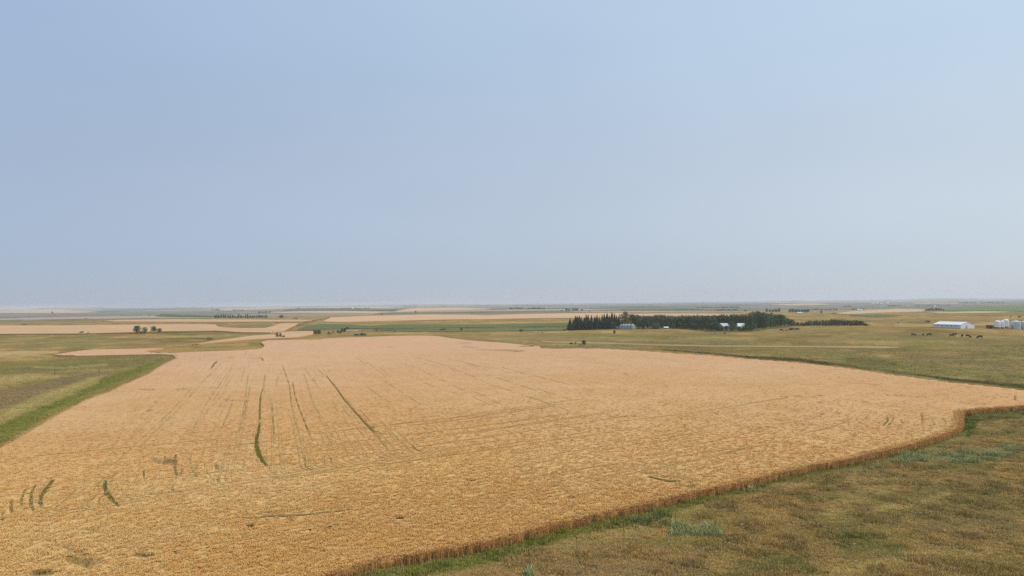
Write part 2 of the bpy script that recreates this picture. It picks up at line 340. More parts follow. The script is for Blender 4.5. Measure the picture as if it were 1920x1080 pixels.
#    (colour, strength, soft, points with half-widths)
STRAW = (.42, .335, .155); PALE = (.50, .40, .21); OLIVE = (.215, .200, .078); GREEN = (.150, .168, .042); DGRN = (.085, .090, .028); BROWN = (.225, .170, .100)
GS = [
    (GREEN, .95, .45, [(-260, 935, 40), (-120, 872, 32), (0, 812, 21), (60, 779, 14), (120, 748, 10.5), (200, 714, 7.5), (260, 694, 5.5), (300, 678, 3.5)]),
    ((.19, .20, .055), .7, .4, [(-120, 876, 18), (0, 824, 9), (80, 783, 6), (160, 745, 4), (230, 715, 3.5), (300, 681, 2.5)]),
    (BROWN, .85, .5, [(-120, 780, 22), (0, 750, 17), (60, 733, 10), (120, 716, 7), (170, 703, 4), (235, 697, 2)]),
    (STRAW, .5, .6, [(0, 790, 7), (60, 762, 7), (110, 745, 7), (180, 712, 6)]),
    (OLIVE, .8, .6, [(20, 683, 2), (90, 680, 3), (150, 680, 2), (200, 690, 1.2), (235, 693, 1)]), (OLIVE, .8, .6, [(0, 702, 1.2), (110, 702, 2), (150, 697, 1.5)]),
    (OLIVE, .75, .6, [(45, 653, 1), (110, 649, 1.6), (175, 648, 3), (235, 648, 2)]), (OLIVE, .7, .6, [(50, 644, 2), (72, 642, 2)]), (DGRN, .6, .6, [(75, 666, .9), (115, 662, 1.8), (165, 656, 1.2)]),
    (PALE, .7, .5, [(-60, 668, 6), (0, 664, 5), (60, 662, 4), (110, 660, 2)]),
    (DGRN, .8, .5, [(-200, 628, 2), (0, 627.5, 1.4), (150, 626.5, 1), (250, 625, 1.6), (330, 623, 1.8), (400, 621.5, 1.2), (450, 624, 1)]),
    (GREEN, .6, .6, [(-60, 634, 4), (0, 632, 3), (45, 632, 2), (90, 629, 1.5)]),
    (DGRN, .6, .5, [(310, 634, 1), (360, 634, 1.5), (385, 635, 1.5)]), (DGRN, .6, .5, [(300, 641, 1), (350, 641, 1.2), (390, 639.5, 1)]), (OLIVE, .8, .5, [(430, 631, 1.5), (450, 630, 1.5)]),
    (OLIVE, .7, .6, [(360, 652, 2), (400, 651, 2.5), (440, 650, 1)]), (GREEN, .55, .5, [(470, 646, 5), (490, 647, 4)]), (OLIVE, .8, .5, [(430, 625.8, .6), (500, 627, .8), (515, 626.5, .6)]),
    (OLIVE, .8, .5, [(455, 613.5, .8), (475, 613.5, .8)]), (OLIVE, .7, .5, [(460, 610.5, .9), (500, 608, 1.3), (510, 608, 1)]), (OLIVE, .7, .5, [(40, 608.5, .7), (56, 608.5, .7)]),
    (DGRN, .7, .5, [(530, 621.5, .8), (550, 613, 1.2), (575, 604.5, 1), (600, 599, .7), (620, 595, .6)]),
    (OLIVE, .9, .4, [(40, 682.5, 2), (90, 681, 2.2), (125, 683, 1.4), (142, 690, 1.2), (148, 696, 1.2)]), (OLIVE, .9, .4, [(125, 680, 1), (155, 683, 1.2), (178, 690, 1.3), (186, 694, 1)]), ((.19, .17, .075), .8, .4, [(215, 678, 1.6), (250, 676, 2), (285, 671, 1.6)]),
    ((.42, .33, .16), .7, .5, [(0, 716, 9), (60, 708, 7), (110, 706, 3)]), ((.38, .34, .15), .6, .6, [(10, 776, 5), (60, 754, 6), (100, 738, 5), (170, 712, 4), (190, 707, 3)]), ((.40, .34, .17), .5, .6, [(60, 688, 2), (120, 690, 1.5), (200, 684, 2)]),
    ((.21, .165, .09), .7, .6, [(1700, 665, 2), (1780, 671, 3), (1850, 681, 4), (1900, 690, 3)]), ((.36, .33, .15), .6, .6, [(1730, 709, 2.5), (1780, 708, 3), (1830, 705, 3)]), (OLIVE, .7, .5, [(1640, 641, 1), (1760, 644, 1.6), (1900, 655, 2.4)]), (OLIVE, .7, .5, [(1180, 640, 1), (1330, 638, 1.2), (1450, 641, 1)]),
    ((.30, .22, .12), .6, .6, [(1150, 638, 1.6), (1230, 639, 2), (1330, 643, 2)]), (OLIVE, .6, .5, [(1030, 633, 1), (1120, 635, 1.4)]), ((.30, .22, .12), .6, .6, [(900, 631, 1.5), (980, 634, 2), (1060, 632, 2)]),
    # verge along the near right edge of the wheat
    ((.135, .150, .036), .95, .45, [(1800, 813, 4), (1766, 827, 4), (1698, 847.5, 4.2), (1644, 859.5, 5), (1590, 874, 5), (1522, 887, 5), (1449, 903, 5), (1333, 934, 7), (1260, 953, 11), (1200, 972, 12), (1110, 991, 9), (1030, 1009, 12), (909, 1045, 14), (800, 1067, 20), (662, 1103, 26), (500, 1150, 30)]),
    ((.080, .108, .022), 1., .25, [(1812, 786, 12), (1822, 792, 14), (1812, 806, 11)]), ((.085, .11, .035), .8, .5, [(1835, 783, 10), (1880, 778, 8), (1960, 772, 7)]),
    ((.24, .26, .11), .6, .5, [(1810, 812, 4), (1760, 838, 4), (1700, 858, 4), (1600, 888, 3)]),
    # dark verge behind the far right edge
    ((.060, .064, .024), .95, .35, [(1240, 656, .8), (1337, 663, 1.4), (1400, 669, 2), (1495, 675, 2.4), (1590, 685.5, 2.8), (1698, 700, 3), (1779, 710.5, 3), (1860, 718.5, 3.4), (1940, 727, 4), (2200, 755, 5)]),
    (OLIVE, .85, .7, [(1560, 672, 8), (1640, 682, 12), (1720, 695, 9), (1800, 700, 8), (1920, 710, 10)]), ((.15, .14, .06), .7, .6, [(1590, 676, 6), (1640, 680, 9), (1680, 682, 5)]),
    (OLIVE, .8, .6, [(1390, 660, 2.5), (1450, 662, 4), (1520, 660, 4), (1600, 664, 3)]), (BROWN, .5, .7, [(1700, 672, 6), (1800, 678, 6), (1870, 684, 5)]), (OLIVE, .55, .7, [(1690, 650, 4), (1750, 650, 6), (1840, 656, 5), (1960, 664, 5)]),
    (GREEN, .4, .7, [(1690, 656, 2.5), (1740, 657, 3)]), (DGRN, .6, .5, [(1730, 626.3, .4), (1790, 627.2, .6), (1845, 627.7, .5)]), (OLIVE, .7, .6, [(1690, 621.7, .6), (1727, 622, .8)]),
    (OLIVE, .6, .6, [(1430, 644, 1.3), (1500, 638, 1.2), (1600, 635, 1.6), (1650, 637, 1.6)]), (OLIVE, .6, .6, [(1540, 646, 1.2), (1640, 645, 1.2)]),
    (GREEN, .45, .6, [(1090, 629, 2), (1140, 629, 2.5), (1190, 632, 2.5), (1270, 631, 1.5)]), (DGRN, .5, .5, [(1245, 621, .6), (1275, 622.4, 1.2)]), (BROWN, .35, .6, [(1180, 621, 3), (1210, 622, 3)]),
    (GREEN, .5, .5, [(1015, 649, 2), (1050, 650, 1.5), (1120, 649, 1)]), (DGRN, .5, .5, [(1180, 645.5, .5), (1240, 646.3, .8)]), (OLIVE, .7, .5, [(1176, 651, .8), (1195, 651.5, .8)]),
    (BROWN, .7, .5, [(1430, 613.5, 2), (1460, 615, 3), (1500, 616, 3)]), ((.22, .17, .12), .7, .5, [(1330, 625, 2), (1370, 624, 1.5), (1390, 624, 1)]),
    (DGRN, .95, .3, [(1480, 610, 1.2), (1560, 609, 1.6), (1630, 609, 1)]), (DGRN, .9, .4, [(1290, 617.5, 1.2), (1330, 620.5, 1.4), (1400, 620.7, 1.6), (1440, 616, 1.4), (1480, 611.5, 1.5)]), (DGRN, .9, .4, [(1066, 618.5, 1.2), (1150, 616.5, 1), (1240, 616.3, .8)]),
    (DGRN, .95, .3, [(830, 616.5, .7), (900, 615.5, .8), (1000, 614.3, .8), (1066, 613.5, 1)]), (DGRN, .8, .5, [(640, 616.5, .8), (700, 616.3, 1), (760, 617.5, 1.2), (830, 617, .8)]),
    ((.12, .15, .06), .6, .7, [(700, 620, 1.5), (860, 620, 2), (1060, 618, 2)]), (GREEN, .4, .6, [(870, 627, 1.5), (920, 626, 2)]), (PALE, .7, .5, [(1000, 622.2, .6), (1030, 622.6, 1.1), (1066, 622, .8)]),
    (PALE, .5, .5, [(720, 625.5, .5), (760, 624.5, .8), (800, 624, .6)]), (BROWN, .5, .5, [(612, 626.5, 1), (640, 626.5, .6)]), (OLIVE, .7, .5, [(812, 628.2, .7), (850, 633, 1.2), (900, 637.5, 1.2), (960, 642.5, 1.2), (1010, 646, 1)]),
    (STRAW, .8, .5, [(1680, 609.5, 2.5), (1747, 610.5, 2)]), ((.46, .32, .15), .8, .4, [(1828, 608, 2), (1862, 606.5, 2.6)]), (DGRN, .6, .5, [(1700, 604.5, .7), (1745, 603.8, 1)]), (OLIVE, .6, .5, [(1660, 609, .5), (1747, 612, .6)]),
    ((.16, .14, .08), .6, .5, [(1828, 613, 2), (1862, 613.5, 1.6)]), (DGRN, .55, .5, [(1740, 592.8, .6), (1830, 592.3, .8), (1900, 590.5, .8), (1990, 591, .8)]), (OLIVE, .7, .6, [(1790, 588.5, .8), (1850, 587.3, 1), (1990, 585.7, 1)]),
    (DGRN, .5, .5, [(870, 585.5, .4), (905, 586, .9), (925, 584, .5)]), (PALE, .5, .6, [(1485, 603, .5), (1500, 603, 1)]),
    # foreground tints
    ((.115, .135, .042), .6, .8, [(1590, 1010, 20), (1680, 1030, 14)]), ((.40, .30, .13), .55, .8, [(1560, 1075, 14), (1650, 1055, 9), (1740, 1040, 9), (1850, 1035, 8)]), (STRAW, .5, .8, [(1640, 955, 5), (1700, 950, 4), (1780, 925, 4)]),
    ((.13, .12, .055), .55, .9, [(1730, 960, 16), (1850, 970, 22), (1900, 990, 14)]), ((.36, .28, .13), .5, .8, [(1600, 900, 10), (1680, 905, 12), (1560, 960, 14)]), ((.33, .28, .12), .5, .8, [(1060, 1020, 9), (1130, 1010, 9), (1320, 950, 8)]),
    (BROWN, .6, .8, [(1050, 1060, 10), (1130, 1070, 12), (1300, 1060, 6)]), ((.10, .11, .04), .5, .9, [(1380, 1075, 15), (1500, 1050, 18)]),
    ((.20, .23, .13), .6, .6, [(1700, 860, 8), (1760, 858, 12), (1850, 850, 10), (1900, 838, 10)]), ((.20, .23, .13), .5, .6, [(1270, 992, 6), (1320, 988, 7)]),
]
def far_patches(x, y):
    """section-line farmland beyond about a kilometre: rectangular parcels of wheat, grass, fallow and green crop"""
    a = .12; u = x*math.cos(a)+y*math.sin(a); v = -x*math.sin(a)+y*math.cos(a)
    r = np.hypot(x, y); su = 900.; sv = 520.
    iv = np.floor(v/sv); u2 = u+hsh(iv, iv*0, 3)*su; iu = np.floor(u2/su); k = hsh(iu, iv, 9); k2 = hsh(iu, iv, 21)
    pal = np.array([(.54, .37, .24), (.47, .35, .22), (.36, .29, .18), (.31, .26, .18), (.17, .19, .12), (.37, .27, .20), (.55, .38, .26), (.12, .14, .09)])
    c = pal[np.clip((k*8).astype(int), 0, 7)]*(.88+.24*k2)[..., None]
    e = np.minimum(np.abs(v/sv-np.round(v/sv))*sv, np.abs(u2/su-np.round(u2/su))*su)
    m = (e < 12+r*.003) & (k2 > .45)
    c = np.where(m[..., None], np.array((.13, .14, .09)), c)
    w = sstep(.52, .60, fbm(x, y, 1500., 77, 4)); c = (c*(1-.6*w[..., None])+np.array((.25, .22, .15))*.6*w[..., None])*np.array((.68, .77, .95))  # last factor darkens and blues every parcel: distance haze painted into the colour
    return c
def land_col(x, y, z, wobk=1.):
    px, py = proj(x, y, z); r = np.hypot(x, y); px = np.where(y > 5, px, -9e3)
    A = fbm(x, y, 42., 1, 4); B = fbm(x, y, 13., 8, 4); Cn = fbm(x, y, 4., 15, 3); D = fbm(x, y, 150., 33, 4)
    L = lambda a, b, t: a[..., :]*(1-t[..., None])+np.asarray(b)*t[..., None]
    c = np.broadcast_to(np.array((.365, .285, .130)), x.shape+(3,)).copy()
    c = L(c, (.43, .345, .165), .85*sstep(.5, .66, A)); c = L(c, OLIVE, .7*sstep(.53, .66, B*.5+D*.5))
    c = L(c, (.16, .165, .06), .5*sstep(.60, .72, A*.4+Cn*.3+D*.3)); c = L(c, (.25, .19, .105), .55*sstep(.58, .7, fbm(x, y, 22., 51, 4)))
    c = L(c, (.40, .32, .14), .35*sstep(330, 620, r)*sstep(.4, .6, A))
    # nearer the camera the rough pasture is greener and duller
    nearr = (1-sstep(130, 240, r))*sstep(0, 40, x+10)
    n2 = np.broadcast_to(np.array((.285, .225, .098)), x.shape+(3,)).copy()
    n2 = L(n2, (.225, .215, .080), .75*sstep(.44, .60, fbm(x, y, 12., 61, 5))); n2 = L(n2, (.37, .275, .125), .65*sstep(.50, .64, fbm(x, y, 4., 62, 5)))
    n2 = L(n2, (.19, .150, .085), .6*sstep(.54, .66, fbm(x, y, 2.6, 63, 4))); n2 = L(n2, (.165, .185, .062), .5*sstep(.56, .7, fbm(x, y, 7., 64, 5)))
    n2 = L(n2, (.42, .31, .15), .5*sstep(.60, .70, fbm(x*.45+y*.2, y*1.3-x*.6, 3., 65, 4)))
    c = c*(1-nearr[..., None])+n2*nearr[..., None]
    c = c*np.array((.84, .70, .60))
    mid = sstep(180, 300, r)[..., None]; mm = (1+.75*(fbm(x, y, 26., 141, 5)-.5))*(1+.45*(fbm(x, y, 7., 142, 4)-.5)); c = c*(1-mid+mid*mm[..., None])
    gg = sstep(.52, .66, fbm(x, y, 55., 143, 5))*sstep(180, 300, r)*.45; c = L(c, (.17, .165, .06), gg)
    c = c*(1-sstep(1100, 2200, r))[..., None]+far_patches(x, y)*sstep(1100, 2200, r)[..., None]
    wob = (fbm(x, y, 6., 91, 3)-.5)*1.1
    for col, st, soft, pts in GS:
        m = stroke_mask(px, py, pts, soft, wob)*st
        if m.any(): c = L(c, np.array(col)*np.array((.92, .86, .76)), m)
    return c

# marks inside the wheat: gaps, weed strips, drill lines   (strength, greenness 0 brown..1 green, points)
WS = [
    (1, 1, [(487, 790, .9), (485, 807, 1.9), (481.5, 820, 2.4), (481, 834, 2.9), (485, 850, 3.3), (493, 864, 2.8), (509, 878, .7)]), (.8, .7, [(489.5, 738, .4), (488, 752, 1), (487.5, 765, 1), (487, 790, .4)]),
    (.45, .4, [(497, 700, .5), (495, 722, .5), (489, 740, .5)]), (.6, .6, [(486, 670, .5), (492, 672, .8), (493.5, 676, .6)]), (.6, .6, [(497, 698, .7), (497.5, 703, .7)]),
    (1, .5, [(612, 703.5, .4), (630, 726, .7), (646, 749, 1), (665, 770, 1.2), (681, 788, 1.8), (697, 804, 2.6), (713, 819, 2.8)]), (.9, .8, [(407, 677, 1.2), (401, 683, 1.1), (395.5, 691, .7)]),
    (.5, .3, [(549, 715, .8), (552.5, 738, .6), (561.6, 765, .6), (575.4, 800, .6), (587, 825, .6)]), (.42, .3, [(529.6, 683, .5), (543, 722, .5), (547, 758, .6), (554, 788, .6), (561.6, 809, .9), (568.5, 834, .6)]),
    (.4, .3, [(509, 747, .5), (512, 788, .5), (516, 829.6, .6)]), (.3, .3, [(360, 806.6, .7), (385, 761, .6), (406, 729, .5), (435.6, 685, .4)]), (.35, .4, [(403.5, 843, .8), (409, 818, .7), (426, 779, .6), (436, 754, .5)]),
    (.25, .3, [(300, 800, .7), (340, 760, .6), (380, 715, .5), (415, 680, .4)]), (.25, .3, [(200, 880, .8), (250, 835, .8), (320, 770, .6), (360, 725, .5)]), (.25, .3, [(455, 800, .6), (462, 760, .5), (470, 720, .5)]),
    (.25, .3, [(440, 850, .7), (450, 800, .6), (458, 765, .5), (466, 700, .4)]), (.22, .3, [(330, 850, .7), (370, 800, .6), (400, 750, .5), (430, 700, .4)]), (.22, .3, [(620, 810, .5), (590, 760, .5), (570, 700, .4)]),
    (1, 1, [(198, 898, 1), (197, 909, 2.8), (201, 924, 3.4), (211, 935.5, 2.6), (224, 947, .9)]), (.85, .8, [(102, 895, 2), (89, 913, 3), (78, 927, 2.8), (75.6, 940, 2.6), (82, 950, 1.4)]),
    (.75, .8, [(69, 904, 1), (59, 922, 1.5), (58, 942, 2), (64, 955.6, 1.4)]), (.55, .5, [(48, 915, .8), (40, 935, 1), (42, 948, .8)]), (.5, .5, [(22, 933, .8), (21, 950, .8), (24, 962, 1)]), (.6, .5, [(3, 960, 1.5), (4, 974, 3)]),
    (.45, .4, [(289, 864, 4), (329, 866, 4.5)]), (.5, .4, [(269, 869, 1), (270, 889, 1), (276, 904, 1)]), (.7, .5, [(330, 850, 1), (328, 868, 1.5), (329, 880, 1.4), (334, 893, 1.6)]), (.7, .4, [(310, 856, 1.4), (308, 869, 1.4)]),
    (.55, .4, [(356.7, 850, 1), (358, 873, 1.3), (363, 884, .9), (372, 895, .7)]), (.4, .3, [(384, 865, .8), (387, 880, .9), (400, 894, .8)]), (.4, .3, [(238, 884, .9), (240, 902, .9)]), (.35, .3, [(186, 897, 1), (184, 912, 1)]), (.35, .3, [(208, 894, 1), (209, 916, 1)]),
    (.6, .9, [(405, 872, 3), (408, 878, 3.5)]), (.5, .4, [(342, 880, 3), (338, 890, 2)]), (.35, .3, [(166, 925, 1), (175, 940, 1)]), (.35, .3, [(440, 848, .8), (444, 862, .6)]),
    (.8, .15, [(444, 967, .8), (477, 969, 2.2), (504, 965, 2.4), (546, 964, 3.2), (579, 962, 2.2), (608, 958, 2.5), (635, 956, 2), (660, 951.7, .9)]), (.8, 1, [(541, 972, 3), (548, 974, 3)]), (.3, .2, [(660, 952, 1), (702, 941, 1.2), (760, 931, .8)]),
    (.6, .3, [(466, 985, 3), (473, 986, 3)]), (.55, .3, [(453, 1008, 2.5), (460, 1009, 2.5)]), (.55, .3, [(613, 986, 2.5), (622, 990, 3)]), (.5, .3, [(580, 990, 2), (582, 995, 2)]), (.6, .2, [(737, 969, 1.5), (755, 970, 3)]),
    (.6, .7, [(1037, 911, 2), (1048, 908, 1.5)]), (.45, .2, [(877, 900, 1.5), (890, 900, 1.5)]), (.45, .4, [(1060, 931, 2.4), (1075, 932, 2.4)]), (.45, .3, [(795, 876, 2.2), (800, 875, 2)]), (.35, .4, [(682, 895, 1.3), (687, 894, 1.3)]), (.35, .3, [(700, 912, 3), (706, 913, 3)]),
    (.45, .2, [(1260, 850, .9), (1184, 862, 1), (1116, 872.6, 1), (1047, 885, .9), (944, 898, .6)]), (.25, .2, [(1390, 838, .8), (1320, 846, .8), (1240, 860, .7)]), (.25, .2, [(1200, 800, .6), (1060, 820, .6), (930, 838, .5)]), (.22, .2, [(1500, 740, .5), (1300, 772, .5), (1150, 790, .5)]),
    (.7, .7, [(1209, 890, 2.6), (1233, 895.5, 3.4), (1260, 901, 3.6), (1275, 898, 3)]), (.5, .5, [(1275, 909, 2.5), (1302, 912, 2.4)]),
    (.55, .3, [(1599, 783, .5), (1576, 792.7, .9), (1552, 801, 1), (1508, 810, .5)]), (.5, .4, [(1545, 773, 1.4), (1538, 777, 1), (1516, 785, .7)]), (.3, .2, [(1400, 806, .6), (1481, 793, .6)]), (.5, .3, [(1534, 755, 1), (1542, 754, 1)]),
    (.5, .3, [(1616, 753, 1), (1626, 755, 1)]), (.35, .2, [(1460, 744, .6), (1540, 742, .6)]), (.3, .2, [(1660, 741, .5), (1740, 744, .6)]), (.3, .2, [(1560, 717, .4), (1610, 717, .5), (1650, 720, .4)]), (.3, .2, [(1780, 722, .4), (1835, 729, .5)]),
    (.5, .5, [(1663, 779, 1.2), (1665, 787, 1.2), (1656, 797, .8)]), (.45, .5, [(1677, 779, 1), (1672, 790, 1), (1664, 798, .7)]), (.4, .4, [(1693, 783, .8), (1690, 794, .8)]), (.5, .5, [(1711, 780, 1), (1713, 793, 1)]), (.45, .5, [(1729, 776, 1.4), (1729, 795, .8)]),
    (.35, .3, [(1766, 782, .6), (1775, 790, .6), (1763, 804, .6), (1745, 812, .5)]), (.35, .3, [(1785, 781, .6), (1788, 793, .6), (1774, 809, .6)]), (.35, .3, [(1748, 782, .5), (1752, 794, .5), (1738, 806, .5)]), (.5, .4, [(1623, 777, 1), (1630, 776, 1.2), (1622, 784, .8)]),
    (.6, .4, [(1876, 743, .8), (1879, 748, 1)]), (.6, .4, [(1886, 743, .8), (1887.5, 748, 1)]), (.6, .4, [(1904, 742, 1), (1903, 749, 1), (1911, 750, 1)]), (.35, .3, [(1862, 746, .7), (1858, 750, .7)]), (.3, .3, [(1800, 754, .6), (1858, 757, .8)]), (.3, .3, [(1833, 752, 1), (1820, 753, .8)]),
    (1, .6, [(867, 650, .8), (882, 651, 1), (897, 651.5, .4)]), (.5, .2, [(863, 643, .5), (882, 643.4, .5)]), (1, .6, [(893, 655.5, .5), (925, 657, 1), (950, 657.5, 1.6), (972, 658.3, 2.3), (986, 657.5, .4)]), (.6, .2, [(972, 650, .4), (1000, 648.9, .8)]),
    (.5, .4, [(577, 647, .4), (583, 646.8, .8), (588, 647, .6)]), (.5, .4, [(427, 671, .6), (432, 670.6, 1), (440, 671, .5)]), (.25, .2, [(440, 671.5, .5), (480, 672, .5)]), (.45, .2, [(262, 730, .6), (290, 731, .9)]), (.45, .2, [(330, 730, .8), (351, 729, .9)]), (.4, .2, [(275, 771, 1.4), (284, 769, 1.4)]),
    (.4, .2, [(290, 755, 1.3), (294, 752, 1.3)]), (.4, .2, [(1040, 793, .8), (1060, 796, 1.4), (1083, 801, .8)]), (.3, .2, [(420, 750, 1), (464, 752, 1)]), (.3, .1, [(724, 650.7, .4), (755, 651, .4)]), (.3, .1, [(420, 852, 1.4), (450, 850, 1.2)]),
    (.7, .2, [(250, 1040, 2), (262, 1040, 4), (278, 1041, 3), (287, 1040, 2)]), (.6, .3, [(327, 1035, 3), (332, 1036, 3)]), (.5, .5, [(130, 1048, 7), (165, 1055, 8), (188, 1050, 5)]), (.5, .4, [(60, 1075, 6), (95, 1072, 6)]), (.45, .4, [(120, 1024, 2.5), (162, 1040, 3)]), (.4, .3, [(160, 990, 3), (186, 996, 3)]),
]
def is_rib(pts): return len(pts) >= 3 and not (max(p[2] for p in pts) > 3.9)
def wheat_marks(px, py, wob=None, skip=False):
    d = np.zeros(px.shape); g = np.zeros(px.shape)
    for st, gr, pts in WS:
        if skip and is_rib(pts): continue
        m = stroke_mask(px, py, pts, .45, wob)*st
        g = np.where(m > d, gr, g); d = np.maximum(d, m)
    return d, g
def headland(x, y, px, py):
    # strip alongside the near right edge is drilled parallel to that edge
    e0 = np.array([14., 79.]); dv = np.array([.79, .61]); nx = -dv[1]; ny = dv[0]
    dist = (x-e0[0])*nx+(y-e0[1])*ny
    return 1-sstep(55, 85, dist+8*(fbm(x, y, 40, 3, 2)-.5))
def wheat_col(x, y, z, px, py, skip=False):
    r = np.hypot(x, y)
    A = fbm(x, y, 35., 101, 4); B = fbm(x, y, 7., 102, 4); Cn = fbm(x, y, 2.2, 103, 3)
    L = lambda a, b, t: a*(1-t[..., None])+np.asarray(b)*t[..., None]
    c = np.broadcast_to(np.array((.570, .368, .170)), x.shape+(3,)).copy()
    c = L(c, (.585, .395, .195), sstep(.40, .6, A)); c = L(c, (.52, .335, .14), .45*sstep(.5, .68, B)); c = L(c, (.47, .32, .14), .25*sstep(.60, .72, Cn))
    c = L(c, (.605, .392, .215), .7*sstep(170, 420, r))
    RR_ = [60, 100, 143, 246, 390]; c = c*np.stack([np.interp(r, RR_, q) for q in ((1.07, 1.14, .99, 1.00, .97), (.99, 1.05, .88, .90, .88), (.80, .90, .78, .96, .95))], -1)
    d, g = wheat_marks(px, py, (fbm(x, y, 1.6, 44, 3)-.5)*1.3, skip)
    weed = (1-g)[..., None]*np.array((.27, .17, .065))+g[..., None]*np.array((.105, .115, .035))
    return L2(c, weed, np.clip(d*1.1, 0, 1)), d, g
def L2(a, b, t): return a*(1-t[..., None])+b*t[..., None]

# ------------------------------------------------------------------ the polar lattice all land sheets share
dl = []
d = 616.0
while d > 60: dl.append(d); d -= 1.5
while d > 25: dl.append(d); d -= 1.0
while d > 8: dl.append(d); d -= .5
while d > 1.0: dl.append(d); d -= .22
dl = np.array(dl); R = FPX*CAM_H/dl
R = np.concatenate([[2., 8, 14, 20, 26, 32, 37, 42, 46], R[R > 48], [34000., 40000.]])
AZ = np.radians(np.concatenate([np.arange(-42, 42.001, .125), np.arange(45, 317.9, 3.)]))
AZ = AZ[:-1] if abs(AZ[-1]-AZ[0]-2*math.pi) < 1e-3 else AZ
nA = len(AZ); nR = len(R)
GX = R[:, None]*np.sin(AZ)[None]; GY = R[:, None]*np.cos(AZ)[None]; GZ = hgt(GX, GY)
ii, jj = np.meshgrid(np.arange(nR-1), np.arange(nA), indexing='ij'); j2 = (jj+1) % nA
QUADS = np.stack([ii*nA+jj, (ii+1)*nA+jj, (ii+1)*nA+j2, ii*nA+j2], -1).reshape(-1, 4)[:, ::-1]
FX = GX.ravel(); FY = GY.ravel(); FZ = GZ.ravel()
QCX = FX[QUADS].mean(1); QCY = FY[QUADS].mean(1)
PXg, PYg = proj(FX, FY, FZ)
V = np.stack([FX, FY, FZ], 1); V = np.concatenate([V, [[0, 0, float(hgt(0, 0))]]])
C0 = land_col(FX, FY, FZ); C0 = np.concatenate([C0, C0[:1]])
tri = np.array([[len(V)-1, (j+1) % nA, j] for j in range(nA)])
me = npmesh('ground', V, QUADS, tri, [GM], C0, smooth=True)
ground = mobj('ground', me); tag(ground, kind='structure')

def dense(P, step=9.0):
    out = []
    for (a, b) in zip(P, P[1:]+P[:1]):
        n = max(1, int(math.hypot(b[0]-a[0], b[1]-a[1])/step))
        for k in range(n): out.append((a[0]+(b[0]-a[0])*k/n, a[1]+(b[1]-a[1])*k/n))
    return out
def sheet(name, poly, height, colfn, mat, jag=0.0, kind='structure', label=None, side=None):
    """poly: world outline. A crop sheet 'height' tall cut from the shared lattice, its rim snapped to the outline, with side walls"""
    P = np.asarray(poly, float)
    ins = inpoly(QCX, QCY, P); q = QUADS[ins]
    if len(q) == 0: return None
    e = np.concatenate([q[:, [0, 1]], q[:, [1, 2]], q[:, [2, 3]], q[:, [3, 0]]]); key = np.sort(e, 1); kk = key[:, 0]*(10**7)+key[:, 1]
    u, inv, cnt = np.unique(kk, return_inverse=True, return_counts=True); be = e[cnt[inv] == 1]
    used, rem = np.unique(q, return_inverse=True); q2 = rem.reshape(q.shape); mp = np.full(len(FX)+1, -1); mp[used] = np.arange(len(used)); be2 = mp[be]
    x = FX[used].copy(); y = FY[used].copy(); bv = np.unique(be2)
    Pn = np.roll(P, -1, 0); D = Pn-P; LL = (D**2).sum(1)+1e-12
    bx = x[bv]; by = y[bv]; best = np.full(len(bv), 1e18); nxx = bx.copy(); nyy = by.copy()
    for i in range(len(P)):
        t = np.clip(((bx-P[i, 0])*D[i, 0]+(by-P[i, 1])*D[i, 1])/LL[i], 0, 1); cx = P[i, 0]+t*D[i, 0]; cy = P[i, 1]+t*D[i, 1]; dd = (bx-cx)**2+(by-cy)**2
        m = dd < best; best[m] = dd[m]; nxx[m] = cx[m]; nyy[m] = cy[m]
    cell = np.hypot(bx, by)*.0045+np.hypot(bx, by)**2/31050*1.2
    ok = np.sqrt(best) < cell*2
    x[bv[ok]] = nxx[ok]; y[bv[ok]] = nyy[ok]
    gz = hgt(x, y); r = np.hypot(x, y); off = height+.00012*r
    px, py = proj(x, y, gz+height)
    c, ex = colfn(x, y, gz, px, py)
    z = gz+off*(1-.8*np.clip(ex.get('gap', np.zeros(len(x))), 0, 1)) if height > .3 else gz+off
    if height > .75 and mat is WM: z[bv] = gz[bv]+height*np.where(r[bv] < 400, .48, .9)
    n0 = len(x); nb_ = len(bv); X = np.concatenate([x, x[bv], x[bv]]); Y = np.concatenate([y, y[bv], y[bv]]); Z = np.concatenate([z, gz[bv]-.08, z[bv]])
    mb = np.full(n0, -1); mb[bv] = np.arange(len(bv))+n0
    wall = np.stack([mb[be2[:, 1]]+nb_, mb[be2[:, 0]]+nb_, mb[be2[:, 0]], mb[be2[:, 1]]], 1)
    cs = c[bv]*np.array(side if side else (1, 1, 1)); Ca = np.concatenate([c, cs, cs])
    E = {}
    if 'headland' in ex: E['headland'] = np.concatenate([ex['headland'], ex['headland'][bv], ex['headland'][bv]])
    me = npmesh(name, np.stack([X, Y, Z], 1), np.concatenate([q2, wall]), None, [mat], Ca, smooth=True, extra=E)
    o = mobj(name, me); tag(o, label, None, None, kind); return o

